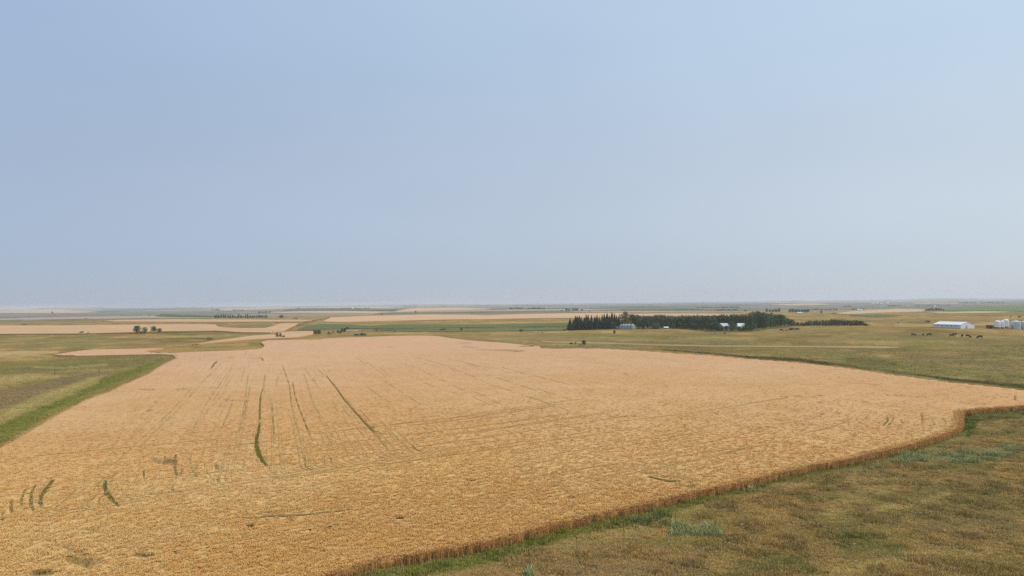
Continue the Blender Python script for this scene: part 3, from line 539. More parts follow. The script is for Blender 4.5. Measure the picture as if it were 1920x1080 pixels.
# ---- main wheat field.  'f' points lie on far/side edges (crop top seen), 'n' points on near edges (crop foot seen)
WH = .98
far1 = [(9.6, 829), (53, 806), (79, 789), (111, 771), (135, 759), (168, 743.5), (202, 731.5), (231, 718), (260, 706), (280, 696.5), (306, 680), (331, 669)]
nb = [(322, 666.5), (298, 665.5), (250, 666.5), (154, 668.5), (77, 669.5)]
far2 = [(100, 664), (144, 657), (178, 654), (250, 653), (322, 651.5)]
nb2 = [(303, 656), (267, 661)]
far3 = [(300, 660), (400, 656.7), (450, 655), (483, 652.5), (493, 650), (496, 646.7), (488, 641), (500, 637.5), (533, 636.7), (600, 636), (610, 633.7), (685, 631.3), (735, 629), (777, 628.3), (810, 628.7), (827, 630), (843, 633),
        (867, 636), (900, 639), (942, 641.7), (967, 644), (992, 646), (1012, 647.8), (1013, 651.3), (1033, 651.7), (1117, 651.7), (1153, 653.3), (1203, 656), (1245, 659), (1287, 661.7), (1337, 665), (1400, 671), (1495, 677.6), (1590, 688.4), (1698, 703.3), (1779, 714), (1860, 722), (1920, 729), (2100, 747), (2400, 775)]
near = [(2300, 748), (2150, 757), (1920, 769), (1860, 773), (1803, 779), (1801, 788), (1802, 799), (1796, 813), (1767, 826), (1698, 846), (1644, 858), (1590, 872.5), (1522, 884), (1449, 901), (1422, 909), (1333, 929), (1260, 945), (1200, 960), (1110, 981), (1030, 999), (909, 1033), (800, 1051), (703, 1067), (662, 1081), (600, 1098), (480, 1130)]
def U(pts, up, close=False):
    D = []
    for a, b in zip(pts[:-1], pts[1:]):
        n = max(1, int(math.hypot(b[0]-a[0], b[1]-a[1])/7))
        D += [(a[0]+(b[0]-a[0])*k/n, a[1]+(b[1]-a[1])*k/n) for k in range(n)]
    D.append(pts[-1]); D = np.array(D); return unproj(D[:, 0], D[:, 1], up)
main = np.concatenate([U([(-420, 1040), (-150, 908)]+far1, WH), U(nb, 0.), U(far2, WH), U(nb2, 0.), U(far3, WH), U(near, 0.)])
main = np.concatenate([main, [[-40, 20], [-90, -60], [-260, -80], [-150, 20]]])
jx = (fbm(main[:, 0], main[:, 1], 3., 71, 3)-.5)*.8; main = main+np.stack([jx, jx*.6], 1)*np.clip(np.hypot(main[:, 0], main[:, 1])/200, .2, 1)[:, None]
NEAR = main[-4-len(U(near, 0.)):-4]
def cf_main(x, y, z, px, py):
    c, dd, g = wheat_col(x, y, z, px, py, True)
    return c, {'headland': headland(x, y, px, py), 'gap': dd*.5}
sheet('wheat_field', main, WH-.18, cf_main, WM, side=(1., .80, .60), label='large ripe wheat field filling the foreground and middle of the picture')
RIBK = {}
RIB = {'V': [], 'F': [], 'C': []}
RIBP = []                                        # centre lines for thinning the stalks: (xy, halfwidth, strength)
def ribbon(pts, hw, st, gr, seed):
    """pts: (n,2) world points ~1 m apart, hw half width in metres, st strength 0..1 per point: a strip of bare or weedy row in the crop"""
    pts = np.asarray(pts); n = len(pts)
    if n < 3: return
    T = np.gradient(pts, axis=0); T /= np.hypot(T[:, 0], T[:, 1])[:, None]+1e-9; Nn = np.stack([-T[:, 1], T[:, 0]], 1)
    q = fbm(pts[:, 0], pts[:, 1], 2.5, seed, 3); w = hw*(.55+.8*q); L_, R_ = pts+Nn*w[:, None], pts-Nn*w[:, None]
    z = hgt(pts[:, 0], pts[:, 1])+WH-.18+.05+.02*(float(np.max(st)) > .8)+.00012*np.hypot(pts[:, 0], pts[:, 1]); base = wheat_col(pts[:, 0], pts[:, 1], z, *proj(pts[:, 0], pts[:, 1], z), True)[0]; weed = np.array((.27, .165, .06))*(1-gr)+np.array((.120, .108, .026))*gr
    k = np.clip(st*np.maximum(.35+1.3*sstep(.35, .65, fbm(pts[:, 0], pts[:, 1], 4., seed+5, 3)), np.clip(st*2.2-1, 0, 1)*1.2), 0, 1); c = base*(1-k[:, None])+weed*k[:, None]
    for w_ in (-.6, 0., .6):
        for q_, k_ in zip(pts+Nn*w[:, None]*w_, k):
            if k_ > .25: RIBK[(int(q_[0]*3), int(q_[1]*3))] = max(k_, RIBK.get((int(q_[0]*3), int(q_[1]*3)), 0))
    o = len(RIB['V']); RIB['V'] += [p for i in range(n) for p in ((*L_[i], z[i]), (*R_[i], z[i]))]; RIB['C'] += [c[i] for i in range(n) for _ in (0, 1)]
    RIB['F'] += [(o+2*i, o+2*i+1, o+2*i+3, o+2*i+2) for i in range(n-1) if k[i] > .10]
def resample(P, step=.8):
    P = np.asarray(P); sg = np.hypot(*(P[1:]-P[:-1]).T); cu_ = np.concatenate([[0], np.cumsum(sg)]); n = max(4, int(cu_[-1]/step)); t = np.linspace(0, cu_[-1], n); return np.stack([np.interp(t, cu_, P[:, i]) for i in (0, 1)], 1), t/cu_[-1], cu_
for i_, (st, gr, pts) in enumerate(WS):
    if not is_rib(pts): continue
    W2 = unproj([p[0] for p in pts], [p[1] for p in pts], WH); rr_ = np.hypot(W2[:, 0], W2[:, 1]); P, t, cu_ = resample(W2, .5)
    e_ = np.gradient(W2, axis=0); hor_ = np.abs(e_[:, 0])/(np.hypot(e_[:, 0], e_[:, 1])+1e-9) > .8      # a mark running across the view is foreshortened: its pixel width is depth
    hwp = np.array([p[2] for p in pts])*rr_/FPX*np.where(hor_, np.minimum(2.2, rr_/CAM_H*.5), 1.15); hwm = np.maximum(.15, np.interp(t*cu_[-1], cu_, hwp)); ribbon(P, hwm, np.full(len(P), min(1, st*1.35))*np.clip(np.minimum(t, 1-t)*8+.3, 0, 1), gr, i_)
La, Lb2 = unproj([58], [962], WH)[0], unproj([790], [842], WH)[0]; dA = np.array([-.32, .95]); dB = np.array([.86, .51]); rj = random.Random(4)
t_ = 0.
while t_ < 1:
    P0 = La+(Lb2-La)*t_; a1, a2, a3 = P0+dA*rj.uniform(3, 5), P0+np.array([.6, -5.0]), P0+dB*7.; bz = [a1*(1-u)**2+a2*2*u*(1-u)+a3*u*u for u in np.linspace(0, 1, 12)]
    la, lb_ = rj.uniform(25, 130), rj.uniform(1.5, 8); crv = np.array([a1+dA*la]+bz+[a3+dB*lb_]); P, t, cu_ = resample(crv); s0, s1 = cu_[1]/cu_[-1], cu_[-2]/cu_[-1]
    fade = np.where(t < s0, t/s0, np.where(t > s1, (1-t)/(1-s1), 1)); ribbon(P, rj.uniform(.11, .19), rj.uniform(.22, .62)*fade*np.where(t < s0, .40+.60*(t/s0)**3, 1), rj.uniform(.1, .5), 200+int(t_*999)); t_ += rj.uniform(.012, .030)
e0, e1 = unproj([900], [1010], WH)[0], unproj([1790], [806], WH)[0]; dE = (e1-e0)/np.hypot(*(e1-e0)); nE = np.array([-dE[1], dE[0]])
for k in range(34):
    off = rj.uniform(3, 70); u0, u1 = sorted((rj.uniform(-45, 75), rj.uniform(-45, 75)))
    if u1-u0 < 14: u1 = u0+14
    us = np.linspace(u0, u1, 20); P = np.array([e0+dE*u+nE*(off+.0012*(u-20)**2) for u in us]); P, t, _ = resample(P); m_ = inpoly(P[:, 0], P[:, 1], main); P, t = P[m_], t[m_]
    if len(P) > 5: ribbon(P, rj.uniform(.13, .24), rj.uniform(.2, .52)*np.minimum(1, np.minimum(t, 1-t)*4), rj.uniform(0, .4), 400+k)
for k in range(40):
    q = unproj([rj.uniform(330, 1250)], [rj.uniform(668, 790)], WH)[0]; L9 = rj.uniform(25, 90); P = np.array([q+dA*(L9*u)+np.array([.95, .32])*.5*math.sin(u*3+k) for u in np.linspace(0, 1, 12)]); P, t, _ = resample(P); m_ = inpoly(P[:, 0], P[:, 1], main); P, t = P[m_], t[m_]
    if len(P) > 5: ribbon(P, rj.uniform(.10, .16), rj.uniform(.08, .22)*np.minimum(1, np.minimum(t, 1-t)*4), rj.uniform(0, .4), 500+k)
_ro = mobj('drill_tracks', npmesh('drill_tracks', RIB['V'], np.array(RIB['F']), None, [WM], np.array(RIB['C']), smooth=True, extra={'headland': np.zeros(len(RIB['V']))})); tag(_ro, 'thin darker drill rows and wheel tracks curving through the large wheat field', None, None, 'stuff')
def flatc(col, a=.10, scl=40., k=.0):
    col = np.array(col)
    def f(x, y, z, px, py):
        n = fbm(x, y, scl, 7, 4)
        return col[None]*(1+a*2*(n-.5))[:, None], {'headland': np.zeros(len(x))}
    return f
def pxpoly(P, up=0.): D = np.array(dense(P, 6)); return unproj(D[:, 0], D[:, 1], up)
WF = (.545, .345, .185); WP = (.60, .37, .215); WT = (.53, .37, .215); GC = (.125, .145, .066)
SHEETS = [
    ('wheat_field', WF, .8, [(-500, 617), (0, 610.5), (107, 610.5), (200, 609.2), (320, 608.3), (403, 608.3), (410, 613.3), (450, 615.5), (497, 615.5), (514, 610.5), (528, 606), (562, 606.7), (546, 614), (530, 621.7), (508, 624), (450, 623.3), (400, 620.3), (358, 620.8), (300, 621.7), (250, 623.3), (150, 625.8), (0, 626.3), (-500, 634)]),
    ('wheat_field', WF, .8, [(360, 646.5), (408, 638.7), (452, 632.5), (478.5, 629), (515, 627.3), (529.6, 622.6), (546, 621.6), (587, 620.8), (587, 626.8), (567, 631.5), (546, 633.5), (523, 634.6), (494, 636), (463, 637.7), (432, 640.0), (416, 641.5)]),
    ('wheat_field', WP, .8, [(605, 603.5), (620, 595.5), (700, 592), (800, 589.8), (870, 590), (915, 591.5), (960, 589.8), (1066, 587.5), (1180, 586.5), (1180, 595), (1066, 596.5), (960, 597.5), (880, 599), (800, 600), (700, 602.5), (640, 604)]),
    ('wheat_field', WF, .7, [(190, 602), (230, 600), (320, 599), (450, 599.5), (590, 600.5), (560, 603.5), (400, 604), (320, 603.8), (215, 603.5)]),
    ('wheat_field', WT, .8, [(-300, 586), (0, 583.5), (60, 580.8), (110, 581), (190, 585), (130, 587), (0, 587.3), (-300, 589)]),
    ('wheat_field', WT, .8, [(490, 587.3), (560, 583.5), (640, 583), (735, 585), (700, 587.5), (600, 586.7)]),
    ('wheat_field', WP, .8, [(735, 585), (770, 578.2), (850, 577), (925, 578.8), (900, 580.5), (800, 582.5)]),
    ('wheat_field', WT, .8, [(400, 579.5), (520, 576), (700, 575.3), (760, 576), (720, 578.2), (560, 577), (500, 579.6), (420, 582)]),
    ('wheat_field', WT, .8, [(1170, 589.5), (1250, 587.8), (1390, 588.5), (1375, 592.5), (1200, 592.8)]),
    ('wheat_field', (.42, .27, .17), .5, [(1060, 584), (1200, 583.2), (1330, 584.4), (1400, 585.2), (1320, 586.2), (1180, 586), (1090, 586)]),
    ('wheat_field', WT, .7, [(1560, 588.5), (1600, 583.5), (1680, 579.2), (1735, 580.5), (1728, 584.5), (1640, 587), (1590, 589.5)]),
    ('wheat_field', WT, .7, [(1440, 571), (1530, 569), (1560, 571), (1480, 573)]),
    ('wheat_field', WT, .7, [(1700, 568.3), (1790, 568.2), (1800, 569.6), (1720, 569.9)]),
    ('wheat_field', (.50, .37, .20), .5, [(1745, 586.5), (1830, 583.8), (1900, 585), (1850, 587), (1760, 588.2)]),
    ('stubble_strip', (.34, .258, .130), .12, [(1010, 639.5), (1100, 641), (1200, 644.5), (1330, 647.5), (1500, 648.8), (1650, 649), (1704, 652.5), (1650, 653.7), (1500, 651.4), (1330, 650.4), (1237, 648.4), (1137, 645.4), (1020, 642.4)]),
    ('green_crop', GC, .4, [(556, 619.3), (572, 612.5), (600, 607.5), (640, 608), (690, 611), (740, 608.5), (800, 609), (830, 611.5), (800, 615), (740, 617), (690, 616.5), (650, 616.2), (600, 618.8)]),
    ('green_crop', (.125, .15, .065), .3, [(690, 611), (740, 608.2), (800, 608.8), (900, 608.5), (1000, 607), (1070, 606), (1070, 612), (900, 613.8), (830, 614), (760, 613)]),
    ('green_crop', (.145, .158, .085), .3, [(700, 618.8), (830, 618), (1070, 615), (1070, 619), (980, 620.3), (860, 621.5), (760, 621.5)]),
    ('green_crop', (.08, .12, .055), .5, [(290, 592.8), (305, 588.5), (340, 590.5), (403, 591.7), (403, 594.3), (320, 594)]),
    ('green_crop', (.07, .105, .055), .5, [(525, 583), (550, 578.8), (620, 578.4), (700, 580), (750, 581.5), (740, 583.5), (620, 582.5), (540, 583)]),
    ('green_crop', (.10, .125, .08), .5, [(190, 580.4), (300, 578.8), (400, 579.8), (300, 581.3), (200, 582)]),
    ('green_crop', (.155, .195, .10), .5, [(1765, 580), (1800, 576), (1920, 570.8), (2200, 565), (2200, 583), (1920, 584), (1850, 582.6), (1780, 583.0)]),
    ('green_crop', (.13, .17, .09), .5, [(1160, 579.5), (1250, 577.5), (1300, 578.5), (1280, 581), (1190, 582)]),
    ('green_crop', (.12, .16, .07), .4, [(1590, 590), (1650, 589.5), (1700, 592), (1640, 594), (1600, 592.5)]),
]
for nm, col, h, P in SHEETS:
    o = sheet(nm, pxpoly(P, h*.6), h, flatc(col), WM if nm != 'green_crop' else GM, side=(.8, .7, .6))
    if o is not None: o['label'] = {'wheat_field': 'more distant pale ripe wheat field', 'green_crop': 'distant strip of green crop', 'stubble_strip': 'pale stubble strip across the right pasture'}[nm]

# ------------------------------------------------------------------ scattered plants (uncountable): geometry-node instances of small tufts
HID = bpy.data.collections.new('tuft_prototypes')       # never linked to the scene
def tuft_mesh(name, n, rad, h0, h1, w, lean, mat, heads=False, seed=0):
    rd = random.Random(seed); V = []; F3 = []; F4 = []; VC = []
    for k in range(n):
        a = rd.random()*6.283; r = rad*math.sqrt(rd.random()); x, y = r*math.cos(a), r*math.sin(a); H = rd.uniform(h0, h1)
        la = rd.random()*6.283; le = lean*rd.random()*H; fa = rd.random()*3.1416; wx, wy = math.cos(fa)*w*.5, math.sin(fa)*w*.5
        mx, my = x+math.cos(la)*le*.35, y+math.sin(la)*le*.35; tx, ty = x+math.cos(la)*le, y+math.sin(la)*le; o = len(V); b = rd.uniform(.9, 1.1) if heads else rd.uniform(.8, 1.2)
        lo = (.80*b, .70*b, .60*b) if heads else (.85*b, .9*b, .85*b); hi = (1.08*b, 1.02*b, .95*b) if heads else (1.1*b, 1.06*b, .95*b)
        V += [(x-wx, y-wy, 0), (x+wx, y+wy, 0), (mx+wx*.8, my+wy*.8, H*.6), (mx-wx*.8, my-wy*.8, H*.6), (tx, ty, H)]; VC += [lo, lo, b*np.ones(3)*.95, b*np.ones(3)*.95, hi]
        F4.append((o, o+1, o+2, o+3)); F3.append((o+3, o+2, o+4))
        if heads:
            o = len(V); hw = w*1.1; cx, cy = tx-(tx-mx)*.1, ty-(ty-my)*.1; gx, gy = -math.sin(fa)*hw, math.cos(fa)*hw; ex, ey = math.cos(fa)*hw, math.sin(fa)*hw
            dx, dy = math.cos(la)*.07, math.sin(la)*.07
            V += [(cx, cy, H-.07), (cx+gx+dx*.4, cy+gy+dy*.4, H), (cx+ex+dx*.4, cy+ey+dy*.4, H), (cx-gx+dx*.4, cy-gy+dy*.4, H), (cx-ex+dx*.4, cy-ey+dy*.4, H), (cx+dx, cy+dy, H+.06)]
            VC += [hi]*6
            F3 += [(o, o+1, o+2), (o, o+2, o+3), (o, o+3, o+4), (o, o+4, o+1), (o+5, o+2, o+1), (o+5, o+3, o+2), (o+5, o+4, o+3), (o+5, o+1, o+4)]
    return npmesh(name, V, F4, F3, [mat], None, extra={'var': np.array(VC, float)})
def scatter(name, P, tint, scale, protos, label, rz=None, zs=None):
    n = len(P); me = npmesh(name, P)
    a = me.attributes.new('tint', 'FLOAT_COLOR', 'POINT'); a.data.foreach_set('color', np.concatenate([tint, np.ones((n, 1))], 1).astype(np.float32).ravel())
    rot = np.zeros((n, 3)); rot[:, 2] = RNG.random(n)*6.283 if rz is None else rz
    sc = np.stack([scale, scale, scale*(zs if zs is not None else 1)], 1)
    for k, v in (('rot', rot), ('siz', sc)): a = me.attributes.new(k, 'FLOAT_VECTOR', 'POINT'); a.data.foreach_set('vector', v.astype(np.float32).ravel())
    a = me.attributes.new('pick', 'INT', 'POINT'); a.data.foreach_set('value', RNG.integers(0, len(protos), n).astype(np.int32))
    col = bpy.data.collections.new(name+'_protos')
    for k, pm in enumerate(protos): po = bpy.data.objects.new('%s_proto_%02d' % (name, k), pm); col.objects.link(po)
    o = mobj(name, me); tag(o, label, None, None, 'stuff')
    ng = bpy.data.node_groups.new(name+'_nodes', 'GeometryNodeTree'); ng.interface.new_socket('Geometry', in_out='INPUT', socket_type='NodeSocketGeometry'); ng.interface.new_socket('Geometry', in_out='OUTPUT', socket_type='NodeSocketGeometry')
    N = ng.nodes; gi = N.new('NodeGroupInput'); go = N.new('NodeGroupOutput'); ip = N.new('GeometryNodeInstanceOnPoints'); ci = N.new('GeometryNodeCollectionInfo')
    ci.inputs['Collection'].default_value = col; ci.inputs['Separate Children'].default_value = True; ci.inputs['Reset Children'].default_value = True
    def na(nm, t): q = N.new('GeometryNodeInputNamedAttribute'); q.data_type = t; q.inputs['Name'].default_value = nm; return q.outputs['Attribute']
    ip.inputs['Pick Instance'].default_value = True
    ng.links.new(gi.outputs[0], ip.inputs['Points']); ng.links.new(ci.outputs[0], ip.inputs['Instance']); ng.links.new(na('pick', 'INT'), ip.inputs['Instance Index'])
    e2r = N.new('FunctionNodeEulerToRotation'); ng.links.new(na('rot', 'FLOAT_VECTOR'), e2r.inputs[0]); ng.links.new(e2r.outputs[0], ip.inputs['Rotation'])
    ng.links.new(na('siz', 'FLOAT_VECTOR'), ip.inputs['Scale']); ng.links.new(ip.outputs[0], go.inputs[0])
    md = o.modifiers.new('scatter', 'NODES'); md.node_group = ng
    return o
def pts_polar(n0, r0, r1, rho, az=50):
    """random points with density rho(r) per square metre inside the viewed wedge"""
    rr = np.linspace(r0, r1, 400); w = rho(rr)*rr; A = np.trapezoid(w, rr)*math.radians(2*az) if hasattr(np, 'trapezoid') else np.trapz(w, rr)*math.radians(2*az)
    n = int(A*n0); cdf = np.cumsum(w); cdf /= cdf[-1]; r = np.interp(RNG.random(n), cdf, rr); a = np.radians(RNG.uniform(-az, az, n)); return r*np.sin(a), r*np.cos(a)
TMW = tuft_mat('wheat_stalk_mat', .34); TMG = tuft_mat('grass_mat', .15)
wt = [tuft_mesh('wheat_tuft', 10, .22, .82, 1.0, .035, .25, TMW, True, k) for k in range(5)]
x, y = pts_polar(1., 38, 330, lambda r: 11.0*np.minimum(1, (78/r))**2.2)
m = inpoly(x, y, main); x = x[m]; y = y[m]; z = hgt(x, y); px, py = proj(x, y, z+WH)
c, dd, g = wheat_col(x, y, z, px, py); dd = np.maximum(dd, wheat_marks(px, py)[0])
rk = np.array([RIBK.get((int(a_*3), int(b_*3)), 0.) for a_, b_ in zip(x, y)]); keep = RNG.random(len(x)) > np.maximum(dd*1.7, np.where(rk > 0, .45+rk, 0)); x, y, z, c = x[keep], y[keep], z[keep], c[keep]
h = headland(x, y, *proj(x, y, z)); rr = np.hypot(x, y)
WTINT = 1.60
vr = RNG.random(len(x)); tint = np.clip(c*WTINT*(.89+.2*vr)[:, None], 0, .93)
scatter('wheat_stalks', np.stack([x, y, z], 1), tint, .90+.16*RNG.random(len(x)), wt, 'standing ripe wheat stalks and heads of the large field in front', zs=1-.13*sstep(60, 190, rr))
# fringe of stalks along the near edge
ed = NEAR; seg = np.hypot(*(ed[1:]-ed[:-1]).T); cum = np.concatenate([[0], np.cumsum(seg)]); n = int(cum[-1]*30)
t = RNG.random(n)*cum[-1]; ex = np.interp(t, cum, ed[:, 0]); ey = np.interp(t, cum, ed[:, 1]); k = np.where(RNG.random(n) < .5, RNG.uniform(-.42, .15, n), RNG.uniform(0, 1.2, n)); ex = ex-.61*k; ey = ey+.79*k
m = (np.hypot(ex, ey) < 330) & (ey > 20); ex, ey = ex[m], ey[m]; k = k[m]; fo = np.clip(.85-k*2., 0, 1)*(.35+.65*RNG.random(len(ex))); fc = np.array((.92, .60, .255))[None]*(1-fo[:, None])+np.array((.86, .48, .18))[None]*fo[:, None]
scatter('wheat_stalks', np.stack([ex, ey, hgt(ex, ey)], 1), np.clip(fc*(.8+.35*RNG.random(len(ex)))[:, None], 0, .93), .62+.46*RNG.random(len(ex)), wt, 'redder standing wheat stalks along the near edge of the large field')
# weeds standing in the gaps of the crop
gt = [tuft_mesh('weed_tuft', 30, .30, .62, 1.02, .05, .35, TMG, False, 20+k) for k in range(4)]
x, y = pts_polar(1., 50, 420, lambda r: 20*np.minimum(1, 80/r)**1.2)
m = inpoly(x, y, main); x, y = x[m], y[m]; z = hgt(x, y); px, py = proj(x, y, z+.6); dd, g = wheat_marks(px, py, (fbm(x, y, 1.6, 44, 3)-.5)*1.3)
m = RNG.random(len(x)) < (dd-.3)*1.4; x, y, z, g, dd = x[m], y[m], z[m], g[m], dd[m]
ct = (1-g)[:, None]*np.array((.33, .20, .08))+g[:, None]*np.array((.155, .142, .034))
scatter('field_weeds', np.stack([x, y, z], 1), ct*(.8+.4*RNG.random(len(x)))[:, None], .8+.35*RNG.random(len(x)), gt, 'green and brown weeds standing in gaps of the wheat')
# rough pasture
gr = [tuft_mesh('grass_tuft', 16, .26, .07, .30, .035, 1.3, TMG, False, 40+k) for k in range(6)]
x, y = pts_polar(1., 38, 420, lambda r: 20.0*np.minimum(1, 75/r)**2.1)
m = ~inpoly(x, y, main); x, y = x[m], y[m]; z = hgt(x, y); c = land_col(x, y, z); rr = np.hypot(x, y)
cl = fbm(x, y, 2.2, 201, 3); hh = .55+1.0*sstep(.45, .7, cl)
grn = np.clip((c[:, 1]-c[:, 0])*9+.3, 0, 1); hh = hh*(1+.5*grn)
br = RNG.random(len(x)); c = c*(.75+.5*br)[:, None]*1.95*np.array((1.03, 1., .85)); dry = RNG.random(len(x)) < .25; c[dry] = c[dry]*.5+np.array((.60, .47, .24))*.5
scatter('pasture_grass', np.stack([x, y, z-.02], 1), np.clip(c, 0, .9), .75+.45*RNG.random(len(x)), gr, 'rough dry and green pasture grass around the wheat field', zs=hh)

# ------------------------------------------------------------------ haze
lo = float(FZ.min())-1.0
hz = MB().box(-42000, 42000, -42000, 42000, lo-1, 50).mesh('haze'); hzo = mobj('haze', hz)
hm = bpy.data.materials.new('haze_air'); hm.use_nodes = True; hm.node_tree.nodes.clear(); n = hm.node_tree
pv = n.nodes.new('ShaderNodeVolumePrincipled'); pv.inputs['Color'].default_value = (.90, .925, .97, 1); pv.inputs['Density'].default_value = 1.05e-4; pv.inputs['Anisotropy'].default_value = .2
mo = n.nodes.new('ShaderNodeOutputMaterial'); n.links.new(pv.outputs[0], mo.inputs['Volume']); hz.materials.append(hm)
tag(hzo, 'pale blue haze in the air over the whole plain', None, None, 'stuff')

# ------------------------------------------------------------------ trees and bushes
def leafcloud(rd, lobes, nper, leaf, flat=.0):
    V = []; F = []
    for (cx, cy, cz, rx, ry, rz) in lobes:
        for _ in range(int(nper*(rx*ry+rx*rz+ry*rz)/3)):
            u = rd.uniform(-1, 1); a = rd.random()*6.283; q = math.sqrt(1-u*u); k = rd.uniform(.72, 1.06)
            n = Vector((q*math.cos(a), q*math.sin(a), u)); p = Vector((cx+n.x*rx*k, cy+n.y*ry*k, cz+n.z*rz*k))
            nn = (n+Vector((rd.gauss(0, .5), rd.gauss(0, .5), rd.gauss(0, .5)+.25))).normalized(); t = nn.orthogonal().normalized(); b = nn.cross(t); an = rd.random()*6.283
            t, b = t*math.cos(an)+b*math.sin(an), b*math.cos(an)-t*math.sin(an); sz = leaf*rd.uniform(.6, 1.35)
            o = len(V); V += [p-t*sz, p-b*sz*.7, p+t*sz, p+b*sz*.7+nn*sz*.3]; F.append((o, o+1, o+2, o+3))
    return V, F
def pymesh(name, V, F, mats, mi=None):
    me = bpy.data.meshes.new(name); me.from_pydata([tuple(v) for v in V], [], F)
    for m in mats: me.materials.append(m)
    if mi: me.polygons.foreach_set('material_index', mi)
    me.update(); return me
def decid(seed, h=10., w=7., low=.18, mat=None, nl=12, nper=26, leaf=.34):
    rd = random.Random(seed); lobes = []
    for k in range(nl):
        t = (k+.5)/nl; z = h*(low+(.93-low)*t); env = math.sin(math.pi*min(.97, .18+.78*t))**.7; a = k*2.4+rd.uniform(-.5, .5); rr = w*.5*env*rd.uniform(.25, .62); r = w*.5*rd.uniform(.42, .62)*(.6+.5*env)
        z = min(z, h-r*.8); lobes.append((rr*math.cos(a), rr*math.sin(a), max(z, r*.7), r, r, r*.8))
    V, F = leafcloud(rd, lobes, nper, leaf); crown = pymesh('crown', V, F, [mat])
    t = MB(); t.tube((0, 0, -.4), (0.1, 0, h*.35), w*.035+.08, w*.025+.05, 7); t.tube((.1, 0, h*.33), (-.2, .1, h*.75), w*.024+.05, .05, 6)
    for k in range(5):
        a = k*1.3+rd.random(); t.tube((.08, 0, h*(.2+.08*k)), (math.cos(a)*w*.3, math.sin(a)*w*.3, h*(.42+.08*k)), w*.012+.03, .03, 5)
    return crown, t.mesh('trunk', MT['bark'])
def spruce(seed, h=11., w=4.6):
    rd = random.Random(seed); V = []; F = []; n = 26
    for k in range(n):
        z = h*(.05+.93*k/n); R_ = w*.5*(1-k/n)**.85*rd.uniform(.8, 1.12)+.1; nb_ = 11 if k < 14 else 7
        for j in range(nb_):
            a = j*6.283/nb_+k*.7+rd.uniform(-.2, .2); R2 = R_*rd.uniform(.75, 1.15); dr = .28*R2+.1; ww = .26*R2+.14; c, s_ = math.cos(a), math.sin(a); z2 = z+rd.uniform(-.12, .12)
            o = len(V); V += [(0, 0, z2+.25), (c*R2*.55-s_*ww, s_*R2*.55+c*ww, z2-dr*.4), (c*R2, s_*R2, z2-dr), (c*R2*.55+s_*ww, s_*R2*.55-c*ww, z2-dr*.4), (c*R2*.5, s_*R2*.5, z2-dr*.3-.38)]
            F += [(o, o+1, o+2, o+3), (o, o+4, o+2)]
    V.append((0, 0, h)); 
    crown = pymesh('crown', V, F, [MT['spruce']]); t = MB().tube((0, 0, -.4), (0, 0, h*.97), w*.05, .03, 7)
    return crown, t.mesh('trunk', MT['bark'])
def bushmesh(seed, mat, h=2.4, w=4.5):
    rd = random.Random(seed); lobes = []
    for k in range(8):
        a = rd.random()*6.283; rr = w*.3*rd.random(); r = rd.uniform(.55, .9)*h*.5; lobes.append((rr*math.cos(a)*1.2, rr*math.sin(a), max(r*.75, rd.uniform(.3, .6)*h), r*1.15, r, r))
    V, F = leafcloud(rd, lobes, 46, .2); c = pymesh('foliage', V, F, [mat]); t = MB()
    for k in range(5):
        a = k*1.26; t.tube((0, 0, -.25), (math.cos(a)*w*.22, math.sin(a)*w*.22, h*.6), .06, .02, 5)
    return c, t.mesh('stem', MT['bark'])
DK = [decid(k, 10, 7.5, .16, MT['leafd']) for k in range(4)]; DM = [decid(10+k, 10, 8.2, .12, MT['leafm']) for k in range(3)]; DG = [decid(20+k, 10, 10, .1, MT['leafg']) for k in range(2)]
SP = [spruce(30+k) for k in range(4)]
BD = [bushmesh(50+k, MT['leafd']) for k in range(3)]; BM = [bushmesh(60+k, MT['leafm']) for k in range(2)]; BG = [bushmesh(70+k, MT['leafg']) for k in range(2)]; BB = [bushmesh(80+k, MT['brush']) for k in range(2)]
def joined(pair, name):
    V = []; F = []; mi = []; mats = []
    for k, me_ in enumerate(pair):
        o = len(V); V += [v.co[:] for v in me_.vertices]; F += [tuple(i+o for i in p.vertices) for p in me_.polygons]; mi += [k]*len(me_.polygons); mats.append(me_.materials[0])
    return pymesh(name, V, F, mats, mi)
SETS = {'spruce': (SP, 11., 4.6), 'dark': (DK, 10., 7.5), 'mid': (DM, 10., 8.2), 'grey': (DG, 10., 10.), 'bdark': (BD, 2.4, 4.5), 'bmid': (BM, 2.4, 4.5), 'bgrey': (BG, 2.4, 4.5), 'bbrown': (BB, 2.4, 4.5)}
_small = {}
cnt = {'n': 0}
def plant(kind, px, base, top, wpx, label, group=None, name=None, cat=None, small=False, dz=0.):
    """a tree or bush whose foot shows at (px, base), whose tip at 'top', crown wpx photo pixels wide"""
    meshes, h0, w0 = SETS[kind]; p = at(px, base); f = p.y*cf[1]; hm_ = (base-top)/FPX*f; wm = wpx/FPX*f; cnt['n'] += 1; k = cnt['n'] % len(meshes)
    isb = kind[0] == 'b' and kind != 'b'; name = name or ('bush' if isb else 'spruce_tree' if kind == 'spruce' else 'leafy_tree'); cat = cat or ('bush' if isb else 'tree')
    sc_ = (wm/w0, wm/w0, hm_/h0); rz = random.random()*6.28
    if small:
        if (kind, k) not in _small: _small[(kind, k)] = joined(meshes[k], name)
        o = mobj(name, _small[(kind, k)]); o.location = (p.x, p.y, p.z+dz-.05); o.rotation_euler = (0, 0, rz); o.scale = sc_
    else:
        o = empty(name, (p.x, p.y, p.z+dz-.05), rz, sc_); cn, tn = ('foliage', 'stem') if isb else ('crown', 'trunk')
        mobj(cn, meshes[k][0], o); mobj(tn, meshes[k][1], o)
    tag(o, label, cat, group); return o
rb = random.Random(5)
